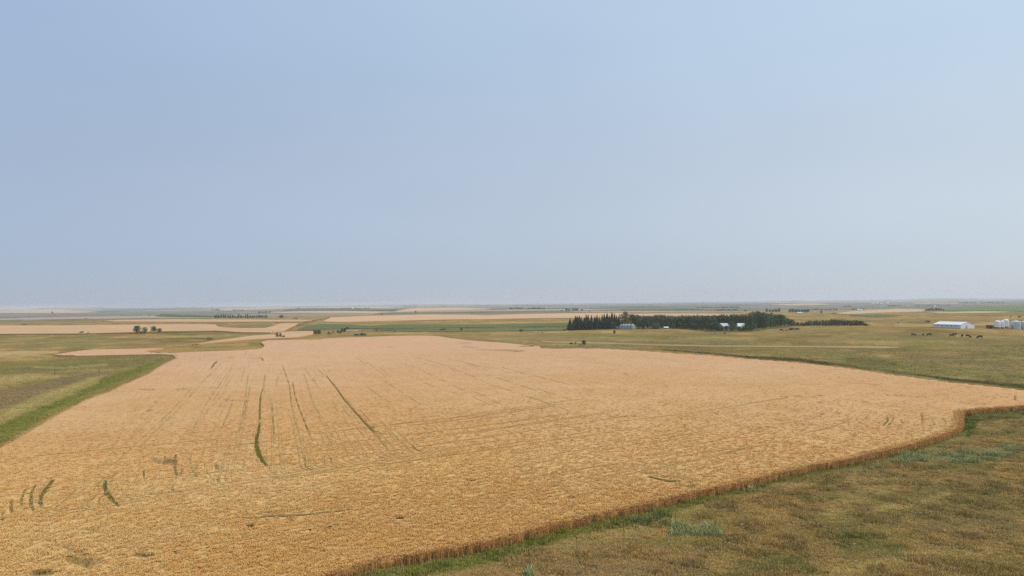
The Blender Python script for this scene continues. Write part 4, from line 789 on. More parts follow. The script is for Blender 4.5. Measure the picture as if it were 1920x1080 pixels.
# the shelterbelt round the farmstead
tops = [(1066, 596), (1072, 595), (1085, 591), (1100, 589.5), (1118, 589), (1131, 588), (1150, 586.5), (1163, 589), (1172, 584.5), (1184, 588), (1196, 591), (1206, 592), (1222, 591), (1243, 588.5), (1262, 592), (1290, 590), (1310, 589), (1330, 590.5), (1364, 589), (1382, 588.5), (1400, 588), (1412, 584), (1421, 583), (1433, 585.5), (1446, 586), (1456, 590), (1463, 589), (1472, 592), (1484, 599), (1498, 603), (1510, 603), (1516, 600.5), (1528, 600.5), (1548, 597.8), (1576, 597.5), (1596, 598.5), (1612, 600.5), (1622, 603.5), (1628, 607)]
bases = [(1066, 619.3), (1130, 617.5), (1190, 616.3), (1250, 616.3), (1300, 618.5), (1340, 620), (1400, 620), (1430, 616.5), (1470, 612.3), (1500, 611), (1630, 609)]
TX, TY = zip(*tops); BX, BY = zip(*bases)
G1 = 'spruces at the left end of the farm shelterbelt'
x = 1069.
while x < 1166:
    plant('spruce', x, np.interp(x, BX, BY)-rb.uniform(0, 2), np.interp(x, TX, TY)+rb.choice([-1.8, -.3, 1., 2.4, 4]), rb.uniform(12, 19), 'dark conical spruce in the dense stand at the left end of the shelterbelt', G1); x += rb.uniform(3.0, 6.4)
for px_, t_, w_ in [(1353, 611.5, 15), (1386, 611.8, 13), (1394, 612.5, 12), (1346, 609, 12), (1408, 611, 13)]: plant('dark', px_, 620.9, t_, w_, 'low rounded tree in the thicket before the farm roofs', 'thicket before the farm roofs')
x = 1070.
while x < 1150:
    plant('spruce', x, np.interp(x, BX, BY)+.1, np.interp(x, TX, TY)+rb.uniform(5, 12), rb.uniform(12, 16), 'dark conical spruce in the dense stand at the left end of the shelterbelt', G1); x += rb.uniform(7, 10)
plant('spruce', 1149, 614.5, 584.8, 8, 'tallest narrow spruce, its tip standing above the stand left of the silver bins')
plant('dark', 1173, 614, 583.0, 24, 'tallest broad leafy tree of the shelterbelt, right behind the row of silver bins')
plant('dark', 1186, 613.5, 588, 18, 'broad dark tree just right of the tallest tree behind the silver bins')
G2 = 'leafy trees in the middle of the farm shelterbelt'
for row, (dx0, dx1, db, lo_, hi_, w0, w1) in enumerate([(5., 7.5, -3.0, -1.2, 1.2, 13, 19), (6, 9, -1.5, 3, 8, 13, 18)]):
    x = 1195.+row*4
    while x < 1480:
        b_ = np.interp(x, BX, BY)+db; t_ = np.interp(x, TX, TY)+rb.uniform(lo_, hi_)
        if b_-t_ > 6 and not (row == 1 and 1340 < x < 1405): plant('dark' if rb.random() < (.75 if x < 1330 else .5) else 'mid', x, b_, t_, min(rb.uniform(w0, w1), (b_-t_)*.85), 'dark green leafy tree packed into the middle of the shelterbelt', G2)
        x += rb.uniform(dx0, dx1)
x = 1196.
while x < 1345:
    b_ = np.interp(x, BX, BY); t_ = b_-rb.uniform(11, 17); plant('dark' if rb.random() < .8 else 'mid', x, b_-.4, t_, rb.uniform(9, 13), 'lower dark leafy tree in the front row of the shelterbelt', 'front row trees of the farm shelterbelt'); x += rb.uniform(8, 12)
plant('dark', 1421, 615, 582.8, 22, 'high domed dark tree, tallest at the right of the farmstead roofs'); plant('mid', 1433, 615.5, 584.5, 20, 'second high domed tree, just right of the highest one behind the white roof')
plant('dark', 1463, 611.5, 588.6, 20, 'round dark tree closing the tall part of the shelterbelt on the right'); plant('dark', 1484, 611.5, 598.2, 20, 'low round dark tree between the tall belt and the right-hand tree row')
G3 = 'trees of the low row right of the farmstead'; x = 1496.
while x < 1626:
    t_ = np.interp(x, TX, TY)+rb.uniform(-.4, 2.4); plant('dark' if rb.random() < .8 else 'mid', x, 611.0, t_, rb.uniform(7, 10), 'dark tree in the long low row right of the farmstead', G3); x += rb.uniform(4.5, 6.5)
plant('grey', 1230, 616.9, 605.5, 18, 'pale grey-green round bushy tree in front of the dark belt', name='leafy_tree'); plant('mid', 1167, 614.8, 599.5, 17, 'rounded lighter green tree right behind the shorter silver bins')
plant('mid', 1150, 616.6, 604, 16, 'small mid green tree left of the row of silver bins'); plant('mid', 1373, 620.6, 601.5, 17, 'bright green round tree between the silver roof and the white roof')
plant('dark', 1398, 620.4, 606.5, 15, 'dark rounded tree in front of the right end of the white roof'); plant('dark', 1362, 620.4, 610, 9, 'small dark tree at the right foot of the silver roof'); plant('mid', 1413, 617.5, 607.5, 13, 'small mid green tree right of the white roof')
plant('grey', 1432, 614.2, 605.8, 14, 'grey-leaved willow at the right end of the farmyard'); plant('bgrey', 1424, 615, 608.5, 10, 'pale grey bush left of the grey-leaved willow'); plant('dark', 1343, 620.3, 604, 14, 'dark tree at the left of the silver roof')
plant('dark', 1332, 620.2, 606, 12, 'lower dark tree two crowns left of the silver roof'); plant('bbrown', 1207, 616.9, 612.8, 10, 'low reddish brown bush right of the last silver bin'); plant('bgrey', 1197, 616.7, 611.4, 8, 'small grey green bush beside the last silver bin')
# single trees and bushes in the middle distance
ONE = [('dark', 257, 624.8, 609.7, 15, 'taller dark tree, leftmost of the four by the left wheat strip'), ('mid', 271.5, 624.6, 612.8, 10.5, 'narrow green tree, second from the left of the four by the wheat strip'),
 ('dark', 288, 622.8, 610.7, 14, 'broad dark tree, third of the four by the left wheat strip'), ('dark', 299.5, 622.7, 614.7, 9, 'smallest round tree, rightmost of the four by the left wheat strip'), ('bdark', 264, 624.9, 620.5, 9, 'dark bush between the two left trees of the four'),
 ('bdark', 153, 626.0, 620.0, 10, 'larger round dark bush alone on the field edge at the far left'), ('bdark', 165, 625.9, 622.5, 7.5, 'smaller low bush right of the round dark one at the far left'), ('bdark', 177.5, 625.9, 624.7, 6, 'tiny low bush on the left field edge'),
 ('bgrey', 393.5, 638.0, 631.2, 18, 'wide low grey bush in the left pasture'), ('bdark', 510.5, 624.0, 620.6, 4.2, 'tiny round bush up-left of the three tree clump at the field corner'), ('dark', 519.5, 633.4, 622.8, 7, 'left tree of the small clump at the corner of the big wheat field'),
 ('dark', 526, 633.6, 623.6, 6, 'middle tree of the small clump at the corner of the big wheat field'), ('bdark', 531, 634.0, 628, 8, 'low right bush of the small clump at the corner of the big wheat field'), ('mid', 591, 626.8, 617.5, 9, 'bright green square-topped tree, left one of the pair beyond the wheat'),
 ('mid', 598, 626.6, 617.8, 9, 'bright green tree, right one of the pair beyond the wheat'), ('grey', 616.5, 627.0, 620.8, 5, 'thin grey green shrub right of the bright green pair'), ('bdark', 620.3, 627.6, 623.3, 4, 'small dark bush at the foot of the thin grey shrub'),
 ('bdark', 624.5, 624.0, 620.6, 5, 'small dark bush left of the tree clump by the white boxes'), ('dark', 633.5, 624.3, 618.5, 7, 'low bushy tree at the left of the clump by the white boxes'), ('dark', 641, 623.4, 614.8, 7.5, 'taller dark tree in the clump left of the white boxes'),
 ('dark', 646.3, 622.8, 614.5, 6.5, 'second dark tree in the clump, nearest the white boxes'), ('dark', 651.5, 617.2, 612.6, 6.5, 'small dark tree just behind the row of white boxes'), ('bbrown', 638, 625, 620.5, 8, 'brownish bush in front of the tree clump by the white boxes'),
 ('bdark', 668, 629.4, 624.6, 12, 'left half of the wide dark thicket behind the top edge of the big field'), ('bdark', 678, 629.2, 623.2, 15, 'middle and highest part of the wide dark thicket behind the big field'), ('bdark', 685, 628.8, 625.2, 8, 'low right end of the wide dark thicket behind the big field'),
 ('bdark', 830, 619.9, 615.2, 13, 'wide dark bush at the left end of the long green hedge line'), ('bdark', 864.5, 620.3, 614.8, 7, 'rounder dark bush right of the wide one on the hedge line'), ('bdark', 740.5, 622.3, 619.3, 4.5, 'small bush alone on the green crop edge'), ('bbrown', 706, 621.6, 618.3, 2, 'thin upright shrub left of the small bush on the crop edge'),
 ('bdark', 976, 621.9, 616.8, 13, 'low dark bush with a peaked top in front of the green crop'), ('bdark', 1003, 620.5, 618.6, 4, 'small dark bush right of the peaked one'), ('bdark', 1058.5, 620.3, 616.3, 8, 'dark bush at the left foot of the spruces'), ('bbrown', 1008, 623.1, 621.4, 3, 'tiny brown shrub at the left end of the pale track'),
 ('bbrown', 1016, 623.6, 621.8, 5, 'small brown shrub on the pale patch left of the spruces'), ('dark', 1094.5, 646.4, 636.8, 10, 'single round dark tree beside the pale stubble strip'), ('bdark', 1071, 645.3, 641.6, 9, 'low spread bush left of the single round tree'), ('bdark', 1079.5, 644.3, 641.0, 6, 'small bush between the low spread bush and the round tree'),
 ('bdark', 1088, 647.3, 645.3, 7, 'flat bush at the foot of the single round tree'), ('dark', 1151.8, 626.3, 618.2, 5.8, 'small lone tree in the pasture below the silver bins'), ('bdark', 1340.8, 626.6, 624.4, 5, 'dark low bush in the pasture below the farmstead, left one'), ('bbrown', 1359, 625.8, 622.8, 5.5, 'brown bush in the pasture below the farmstead, right one'),
 ('bdark', 1422, 619.6, 617.4, 7, 'dark bush on the bare bank right of the farmyard'), ('bgrey', 1484, 618.6, 614.0, 12, 'grey sage bush on the bare bank right of the farmyard'), ('bgrey', 1493, 618.2, 614.6, 7, 'smaller grey sage bush behind the dark cattle on the bank'),
 ('bdark', 1739, 604.4, 600.3, 12, 'dark mounded thicket behind the left end of the white barn'), ('bdark', 1894.5, 595.6, 591.8, 4, 'round dark bush beyond the white bins'), ('bdark', 1911.5, 595.3, 591.0, 7, 'dark bushy tree at the far right beyond the grey bins'), ('bdark', 1684, 606.5, 604.3, 6, 'small bush in the pasture left of the barn'),
 ('dark', 527.5, 596.3, 590.3, 9, 'isolated square clump right of the long tree row at left'), ('bdark', 554.5, 597.6, 595.4, 14, 'flat dark thicket right of the isolated square clump'), ('dark', 779.5, 586.3, 583.0, 6, 'lone dark tree on the distant grass above the pink wheat'), ('bbrown', 716.5, 590, 587.8, 7, 'brown shrubs at the rim of the pink wheat strip'),
 ('bdark', 586.5, 603.2, 600.0, 4, 'dark shrub on the hedge line, upper one'), ('bdark', 573, 606.0, 603.2, 4, 'dark shrub on the hedge line, lower one'), ('bbrown', 46, 609.6, 607.8, 12, 'flat brown brush patch at the far left'), ('bdark', 161, 598.3, 596.6, 7, 'tiny dark bush in the far left grass'),
 ('dark', 280.5, 592.3, 590.0, 4.5, 'tiny distant tree left of the dark green strip'), ('bbrown', 98, 588, 583.6, 4, 'small brown mound on the distant pale field at left'), ('bdark', 227, 590.5, 588.9, 3, 'speck of a bush in the distance at left')]
for k_, px_, b_, t_, w_, lb in ONE: plant(k_, px_, b_, t_, w_, lb)
# distant rows and clumps of trees
FAR = [('dark', 404, 500, 596.6, 7, 4.5, 'tree in the distant row left of centre, with two taller peaks', 'distant tree row at left'),
 ('dark', 408, 408.1, 582.3, 3, 5, None, None), ('bdark', 398, 416, 582, 2, 4, 'small tree of a hazy clump near the left horizon', 'hazy clump near the left horizon'), ('bdark', 438, 456, 582.3, 2.2, 4, 'small tree of the second hazy clump near the left horizon', 'second hazy clump near the left horizon'),
 ('bdark', 485, 503, 586.6, 3.2, 3.5, 'small tree of the hazy clump above the left tree row', 'hazy clump above the left tree row'), ('dark', 506, 508, 586.8, 4, 4, None, None), ('bdark', 551, 561, 578.5, 2.2, 3.5, 'tree at the distant farm on the dark green field', 'trees at the distant farm left of centre'),
 ('bdark', 640, 692, 579, 2.6, 4, 'tree in the hazy windbreak left of centre near the horizon', 'hazy windbreak left of centre'), ('bdark', 757, 780, 574.5, 2.4, 3.4, 'tree of the bluish clump near the horizon left of centre', 'bluish clump near the horizon'), ('bdark', 824, 838, 575.6, 1.4, 3.5, 'tiny tree of the flat clump near the centre horizon', 'flat clump near the centre horizon'),
 ('dark', 957, 982, 579.2, 3, 3.2, 'tree in the left part of the distant central row', 'distant central row, left part'), ('dark', 991, 1022, 579.6, 3.4, 3.2, 'tree in the right part of the distant central row', 'distant central row, right part'),
 ('dark', 1053, 1054, 583, 2.6, 4, 'low tree at the left of the clump above the spruces', None), ('dark', 1062, 1068, 583, 5.6, 5, 'taller tree in the clump above the spruces', 'taller trees above the spruces'), ('dark', 1074, 1082, 583, 5.2, 5, 'tree of the right clump above the spruces', 'right clump above the spruces'), ('dark', 1091, 1091.1, 583.3, 4.2, 4, 'lone tree right of the two clumps above the spruces', None), ('bdark', 1105.5, 1105.6, 584.6, 2.4, 4, 'small round bush right of the lone tree above the spruces', None),
 ('bdark', 1268, 1312, 580.6, 2.2, 5, 'tree in the flat hazy row above the shelterbelt', 'flat hazy row above the shelterbelt'), ('bdark', 1309, 1384, 577.8, 3, 6, 'tree in the long bluish windbreak above the shelterbelt', 'long bluish windbreak'), ('dark', 1346, 1384, 582.3, 3, 5.5, 'tree in the low row just above the shelterbelt', 'low row just above the shelterbelt'), ('dark', 1398, 1399, 584, 4.5, 8, None, None),
 ('dark', 1438, 1466, 585.5, 8, 6, 'hazy tree in the grove behind the tall belt trees', 'hazy grove behind the tall belt trees'), ('dark', 1481, 1520, 586, 6.5, 6, 'hazy tree in the grove above the low right row', 'hazy grove above the low right row'), ('bdark', 1514, 1572, 582, 3.4, 5, 'tree in the hazy row trailing right of the grove', 'hazy row trailing right of the grove'),
 ('dark', 1540.5, 1540.6, 587.8, 5.5, 5, 'lone hazy tree above the low right row', None), ('bdark', 1562, 1562.1, 587.5, 2, 4, None, None), ('dark', 1583, 1597, 575.5, 2, 4, 'tree of the small hazy row near the right horizon', 'small hazy row near the right horizon'), ('bdark', 1598, 1622, 581, 3, 4.5, 'tree around the distant farmstead right of centre', 'trees round the distant farmstead right of centre'),
 ('dark', 1737, 1771, 583.3, 6.2, 4.6, 'tree in the dense hazy clump above the white barn', 'dense hazy clump above the white barn'), ('bdark', 1664, 1690, 573.6, 1.7, 4, 'tree in the hazy row far above the barn', 'hazy row far above the barn'), ('bdark', 1720, 1782, 574, 1.8, 5, 'tree in the long thin hazy row at right', 'long thin hazy row at right'),
 ('bdark', 1800, 1880, 568, 2.2, 7, 'tree in the blue line of woods near the right horizon', 'blue line of woods near the right horizon'), ('bdark', 320, 380, 577.6, 2.0, 7, 'tree in the blue line of woods near the left horizon', 'blue line of woods near the left horizon'), ('bdark', 400, 440, 576.6, 1.6, 6, 'tree in the faint far woods left of centre', 'faint far woods left of centre'),
 ('bdark', 578, 600, 575.4, .9, 4, 'speck of a tree on the left-centre skyline', 'specks of trees on the left-centre skyline'), ('bdark', 885, 925, 573.6, 1.2, 6, 'tree in the thin blue row near the centre skyline', 'thin blue row near the centre skyline'), ('bdark', 955, 1000, 572, 1.0, 6, 'tree in the fainter blue row at centre', 'fainter blue row at centre')]
for k_, x0_, x1_, b_, hh_, st_, lb, gp in FAR:
    if lb is None: lb = {408.1: 'tallest peak standing on the hazy clump at left', 508: 'small lone tree right of the hazy clump above the left row', 1399: 'wide round tree right of the low row above the shelterbelt', 1562.1: 'tiny bush right of the lone hazy tree'}[x1_]
    x = x0_
    while x <= x1_:
        hk = hh_*rb.uniform(.65, 1.15)
        if gp == 'distant tree row at left' and (430 < x < 434 or 464 < x < 467): hk = 10.5
        if gp == 'distant tree row at left' and 440 < x < 447: hk = 4
        plant('spruce' if hk > 10 else k_, x, b_+rb.uniform(-.2, .2), b_-hk, (st_ if st_ > 4 else 4.6)*rb.uniform(.9, 1.3), lb, gp, 'distant_tree' if x1_-x0_ > 1 else None, 'tree', small=True)
        x += st_*rb.uniform(.75, 1.1)

# ------------------------------------------------------------------ farm buildings
def gable(name, loc, rz, L, Wd, hw, hr, mw, mr, label, cat='barn', ov=.25, extras=True, doors=()):
    """long axis along local x, origin at the middle of the floor"""
    r = empty(name, loc, rz)
    w = MB(); w.add([(-L/2, -Wd/2, -.5), (L/2, -Wd/2, -.5), (L/2, Wd/2, -.5), (-L/2, Wd/2, -.5), (-L/2, -Wd/2, hw), (L/2, -Wd/2, hw), (L/2, Wd/2, hw), (-L/2, Wd/2, hw), (-L/2, 0, hr), (L/2, 0, hr)],
        [(0, 1, 5, 4), (2, 3, 7, 6), (1, 2, 6, 9, 5), (3, 0, 4, 8, 7), (0, 3, 2, 1)]); w.build('wall', mw, r)
    sl_ = (hr-hw)/(Wd/2); e = ov; zt = .08; rf = MB()
    for s_ in (-1, 1):
        y0 = s_*(Wd/2+e); z0 = hw-e*sl_; xx = L/2+e
        rf.add([(-xx, y0, z0+.02), (xx, y0, z0+.02), (xx, 0, hr+.02), (-xx, 0, hr+.02), (-xx, y0, z0+zt+.02), (xx, y0, z0+zt+.02), (xx, 0, hr+zt+.02), (-xx, 0, hr+zt+.02)], [(0, 1, 2, 3), (4, 5, 6, 7), (0, 1, 5, 4), (1, 2, 6, 5), (2, 3, 7, 6), (3, 0, 4, 7)])
    ro = rf.build('roof', mr, r)
    tag(r, label, cat); return r
aB = math.radians(18.5); g_ = Vector((math.cos(aB), math.sin(aB), 0)); l_ = Vector((-math.sin(aB), math.cos(aB), 0))
Bc = at(1801.5, 616.4); kB = Bc.y/545.; Wb, Lb = 14.*kB, 23.8*kB; ctr = Bc+g_*Wb/2+l_*Lb/2; ctr.z = Bc.z
hwB = 7.4/FPX*Bc.y; hrB = 12.3/FPX*Bc.y
barn = gable('metal_barn', ctr, math.atan2(l_.y, l_.x), Lb, Wb, hwB, hrB, MT['wwall'], MT['white'], 'long low white metal barn with a gable roof at the right, beyond the cattle')
# long wall seen by the camera is at local y = +Wb/2 (towards -g), gable end seen at local x = -Lb/2
for k in range(5):
    xk = Lb*(-.34+.17*k); f = MB().box(xk-.45, xk+.45, Wb/2+.004, Wb/2+.09, 1.35, 2.0).build('window', MT['wwall'], barn); MB().box(xk-.34, xk+.34, Wb/2+.09, Wb/2+.12, 1.44, 1.92).build('pane', MT['glass'], f)
dr = MB().box(-Lb/2-.07, -Lb/2-.004, .6, 1.7, 0, 2.05).build('door', MT['grey'], barn); MB().box(-Lb/2-.13, -Lb/2-.07, .72, .8, .95, 1.07).build('handle', MT['dark'], dr)
bd = MB().box(-Lb/2-.08, -Lb/2-.004, -3.6, -.2, 0, hwB*.92).build('sliding_door', MT['wwall'], barn)
MB().box(-Lb/2-.3, Lb/2+.3, -.22, .22, hrB+.09, hrB+.2).build('ridge_cap', MT['white'], barn); MB().box(-Lb/2, Lb/2, Wb/2+.004, Wb/2+.05, 0, .35).build('base_trim', MT['galv'], barn)
for s_ in (-1, 1): MB().box(-Lb/2-.05, Lb/2+.05, s_*(Wb/2+.3)-.07, s_*(Wb/2+.3)+.07, hwB-.28, hwB-.14).build('gutter', MT['wwall'], barn)

def grain_bin(name, loc, dia, h, hc, label, group=None):
    r = empty(name, loc, random.random()*.4); R0 = dia/2; prof = [(R0, -.3)]; n = max(6, int(h/.55))
    for k in range(n): z0 = h*k/n; prof += [(R0, z0+.02), (R0+.035, z0+h/n*.5), (R0, z0+h/n-.02)]
    MB().lathe(prof, 28).build('wall', MT['galv'], r)
    rf = MB().lathe([(R0+.08, h-.06), (R0+.08, h+.02), (R0*.45, h+hc*.62), (.28, h+hc), (.28, h+hc+.1)], 28).build('roof', MT['galv'], r)
    MB().lathe([(.34, h+hc+.1), (.34, h+hc+.2), (.02, h+hc+.3)], 12).build('cap', MT['galv'], rf)
    dr = MB().box(-R0-.09, -R0+.1, -.35, .35, .5, 1.9).build('door', MT['grey'], r)
    ld = MB()
    for s_ in (-.22, .22): ld.box(-.03+s_, .03+s_, -R0-.2, -R0-.14, .3, h+.1)
    for k in range(int(h/.4)): ld.box(-.22, .22, -R0-.19, -R0-.15, .4+k*.4, .45+k*.4)
    ld.build('ladder', MT['galv'], r); tag(r, label, 'grain bin', group); return r
binrow = [(1156.8, 6.6, 612.7, 'shortest silver grain bin, leftmost of the row before the trees'), (1162, 6, 611.6, 'second silver grain bin from the left, just taller than the shortest'), (1165.2, 7, 608.6, 'third silver grain bin from the left, first of the tall ones'),
          (1169.5, 7, 607.8, 'fourth silver grain bin from the left in the row of seven'), (1174.2, 7.4, 607.8, 'fifth silver grain bin from the left, in the middle of the tall ones'), (1179.5, 7.4, 607.4, 'sixth silver grain bin from the left, second from the right'), (1186, 7.4, 607.3, 'rightmost silver grain bin of the row of seven before the trees')]
for k, (px_, w_, t_, lb) in enumerate(binrow):
    p = at(px_, 616.6-.12*(6-k)*.5); s_ = p.y/FPX; H_ = (616.4-t_)*s_; grain_bin('grain_bin', p, w_*s_*.92, H_*.80, H_*.2, lb, 'row of silver grain bins')
for px_, w_, t_, b_, lb in [(1904.5, 17.2, 599.6, 617.0, 'large grey corrugated grain bin right of the white hopper bins'), (1922, 16.5, 600.2, 617.0, 'large grey grain bin cut off by the right edge of the picture'), (1940, 16.5, 600.2, 617, 'third large grey grain bin, beyond the picture edge')][:2]:
    p = at(px_, b_); s_ = p.y/FPX; H_ = (b_-t_)*s_; grain_bin('grain_bin', p, w_*s_*.93, H_*.77, H_*.2, lb, 'large grey grain bins')
def hopper(px_, w_, t_, b_, lb):
    p = at(px_, b_); s_ = p.y/FPX; H_ = (b_-t_)*s_; R0 = w_*s_*.5; zc = H_*.235; r = empty('hopper_bin', p, .3)
    MB().lathe([(R0, zc), (R0+.03, zc+.05), (R0, zc+.12), (R0, H_*.84)], 28).build('wall', MT['white'], r)
    MB().lathe([(R0+.05, H_*.84), (R0*.93, H_*.885), (R0*.72, H_*.94), (R0*.4, H_*.975), (.25, H_*.99), (.25, H_)], 28).build('roof', MT['white'], r)
    MB().lathe([(.22, .35), (R0*.35, zc*.45), (R0*.97, zc-.02)], 24).build('cone', MT['grey'], r)
    for k in range(8):
        a = k*math.pi/4; MB().box(-.07, .07, -.07, .07, -.3, zc+.04).build('leg', MT['grey'], r).location = (math.cos(a)*(R0-.04), math.sin(a)*(R0-.04), 0)
    ld = MB()
    for q in (-.2, .2): ld.box(q-.03, q+.03, -R0-.2, -R0-.14, .3, H_*.86)
    for k in range(int(H_*.8/.4)): ld.box(-.2, .2, -R0-.19, -R0-.15, .4+k*.4, .45+k*.4)
    ld.build('ladder', MT['white'], r); tag(r, lb, 'grain bin', 'white hopper bins'); return r
hopper(1870.2, 9.8, 600.4, 617.2, 'left one of the three smooth white hopper bins on legs'); hopper(1878.9, 7.6, 600.5, 617.2, 'narrow middle one of the three white hopper bins'); hopper(1886.4, 9.6, 597.9, 616.6, 'tallest, rightmost white hopper bin with domed top')
# small farm truck by the hopper bins
p = at(1858.3, 616.4); tr = empty('farm_truck', p, .25)
MB().box(-2.9, .6, -1.15, 1.15, .95, 2.55).build('cargo_box', MT['red'], tr); cb = MB(); cb.add([(.75, -1, .7), (2.6, -1, .7), (2.6, 1, .7), (.75, 1, .7), (.75, -1, 2.3), (1.7, -.95, 2.3), (1.7, .95, 2.3), (.75, 1, 2.3), (2.0, -1, 1.5), (2.6, -1, 1.4), (2.6, 1, 1.4), (2.0, 1, 1.5)],
    [(0, 1, 9, 8, 5, 4), (3, 7, 6, 11, 10, 2), (4, 5, 6, 7), (5, 8, 11, 6), (8, 9, 10, 11), (1, 2, 10, 9), (0, 4, 7, 3), (0, 3, 2, 1)]); cab = cb.build('cab', MT['grey'], tr)
MB().box(1.78, 1.95, -.8, .8, 1.6, 2.15).build('windscreen', MT['glass'], cab); MB().box(-2.9, 2.5, -.5, .5, .55, .95).build('chassis', MT['dark'], tr)
for xw in (-2.1, 1.7):
    for yw in (-1, 1):
        w = MB().lathe([(.2, -.13), (.46, -.13), (.5, 0), (.46, .13), (.2, .13)], 16).build('wheel', MT['rubber'], tr); w.location = (xw, yw, .5); w.rotation_euler = (math.pi/2, 0, 0)
tag(tr, 'small dark farm truck parked left of the white hopper bins', 'truck')
t2 = empty('fuel_tank', at(1863.6, 616.8), .3); MB().lathe([(.3, -1.3), (.75, -1.2), (.8, 0), (.75, 1.2), (.3, 1.3)], 18).build('tank', MT['galv'], t2).rotation_euler = (math.pi/2, 0, 0); t2.children[0].location = (0, 0, 2.3)
for a_ in (-.5, .5):
    for b2 in (-.8, .8): MB().box(a_-.05, a_+.05, b2-.05, b2+.05, -.2, 1.8).build('leg', MT['grey'], t2)
tag(t2, 'dull grey tank on legs between the dark truck and the white hopper bins', 'tank')

def house_at(px_, b_, wpx, hwpx, hrpx, depth, rz, mw, mr, lb, cat='house', name='farm_building', win=0):
    p = at(px_, b_); s_ = p.y/FPX; r = gable(name, p, rz, wpx*s_, depth, hwpx*s_, hrpx*s_, mw, mr, lb, cat)
    for k in range(win):
        xk = (k-(win-1)/2)*wpx*s_/max(win, 1)*.8; f = MB().box(xk-.5, xk+.5, -depth/2-.07, -depth/2-.004, 1.0, 2.1).build('window', MT['white'], r); MB().box(xk-.4, xk+.4, -depth/2-.1, -depth/2-.07, 1.1, 2.0).build('pane', MT['glass'], f)
    return r
s1 = house_at(1356.5, 618.4, 15, 7, 12.2, 9, .35, MT['tan'], MT['galv'], 'farm building with a dull silver roof half hidden by trees', 'shed', win=2)
s2 = house_at(1389, 617.8, 12, 6.2, 11.4, 9, -.1, MT['wwall'], MT['white'], 'farm building with a bright white roof between two round trees', 'shed', win=2)
s3 = house_at(1417, 614.6, 7, 4.5, 6.4, 5, 0, MT['wwall'], MT['white'], 'small low shed right of the white roofed building', 'shed')
s4 = house_at(1248.5, 616.8, 8, 2.7, 4.0, 3.6, .1, MT['grey'], MT['white'], 'small grey shed with a pale roof at the foot of the dark trees', 'shed'); MB().box(-.9, .0, -1.88, -1.81, 0, 1.05).build('door', MT['dark'], s4)
FARH = [(1498.5, 587.3, 9.5, 1.2, 1.9, 10, 'long white distant building in front of the hazy grove'), (1609, 581.5, 4, 1.3, 2.2, 9, 'pale distant farmhouse right of centre, left one'), (1614.5, 581.8, 4, 1.0, 1.7, 9, 'pale distant farm building right of centre, right one'),
 (1636.5, 569.6, 3.2, .9, 1.5, 14, 'leftmost white building of the hazy row near the right horizon'), (1645, 569.6, 3, 1.0, 1.6, 14, 'second white building of the hazy row near the right horizon'), (1652, 569.5, 3, .8, 1.4, 14, 'third white building of the hazy row near the right horizon'), (1663.5, 568.8, 4, 1.1, 1.8, 14, 'rightmost and brightest building of the hazy row near the right horizon'),
 (661, 579, 3, .9, 1.5, 10, 'left white building of the hazy pair left of centre'), (669, 578.9, 2.6, .8, 1.3, 10, 'right white building of the hazy pair left of centre'), (551.5, 579.6, 2.4, 1.3, 2.0, 9, 'white building at the left end of the dark green field'), (1137, 567.4, 3.2, .9, 1.5, 20, 'white speck of a building on the skyline above the spruces'),
 (1082.5, 571, 4, .6, 1.0, 18, 'low white building below the skyline above the spruces'), (872, 573.4, 3, .7, 1.2, 16, 'white building near the centre skyline'), (807.5, 570.6, 3, .5, .9, 20, 'faint white building on the skyline left of centre'), (1740, 568.0, 3, .7, 1.1, 16, 'small white building in the haze above the barn'), (1741.5, 567.9, 1, .3, .5, 5, None),
 (1834, 568.2, 3, .7, 1.1, 16, 'left white speck of a building at the right horizon'), (1853, 568.0, 3, .6, 1.0, 16, 'right white speck of a building at the right horizon'), (1752, 575.3, 3, 1.2, 1.8, 10, 'pale roof among the trees of the clump above the barn')]
for px_, b_, w_, a_, c_, dpt, lb in FARH:
    if lb: house_at(px_, b_, w_, a_, c_, dpt, .05, MT['wwall'], MT['white'], lb, 'house', 'distant_building')

# row of seven small white boxes by the tree clump
ords = ['leftmost', 'second', 'third', 'fourth', 'fifth', 'sixth', 'rightmost']
for k, px_ in enumerate([650.8, 653.6, 656.6, 660, 663.3, 667, 670.8]):
    p = at(px_, 620.3); r = empty('white_box', p, .1*k); MB().box(-.42, .42, -.36, .36, -.1, .62).build('body', MT['white'], r); MB().box(-.47, .47, -.41, .41, .62, .74).build('lid', MT['white'], r)
    tag(r, '%s small white box in the row beside the dark tree clump' % ords[k], 'box', 'row of seven white boxes')

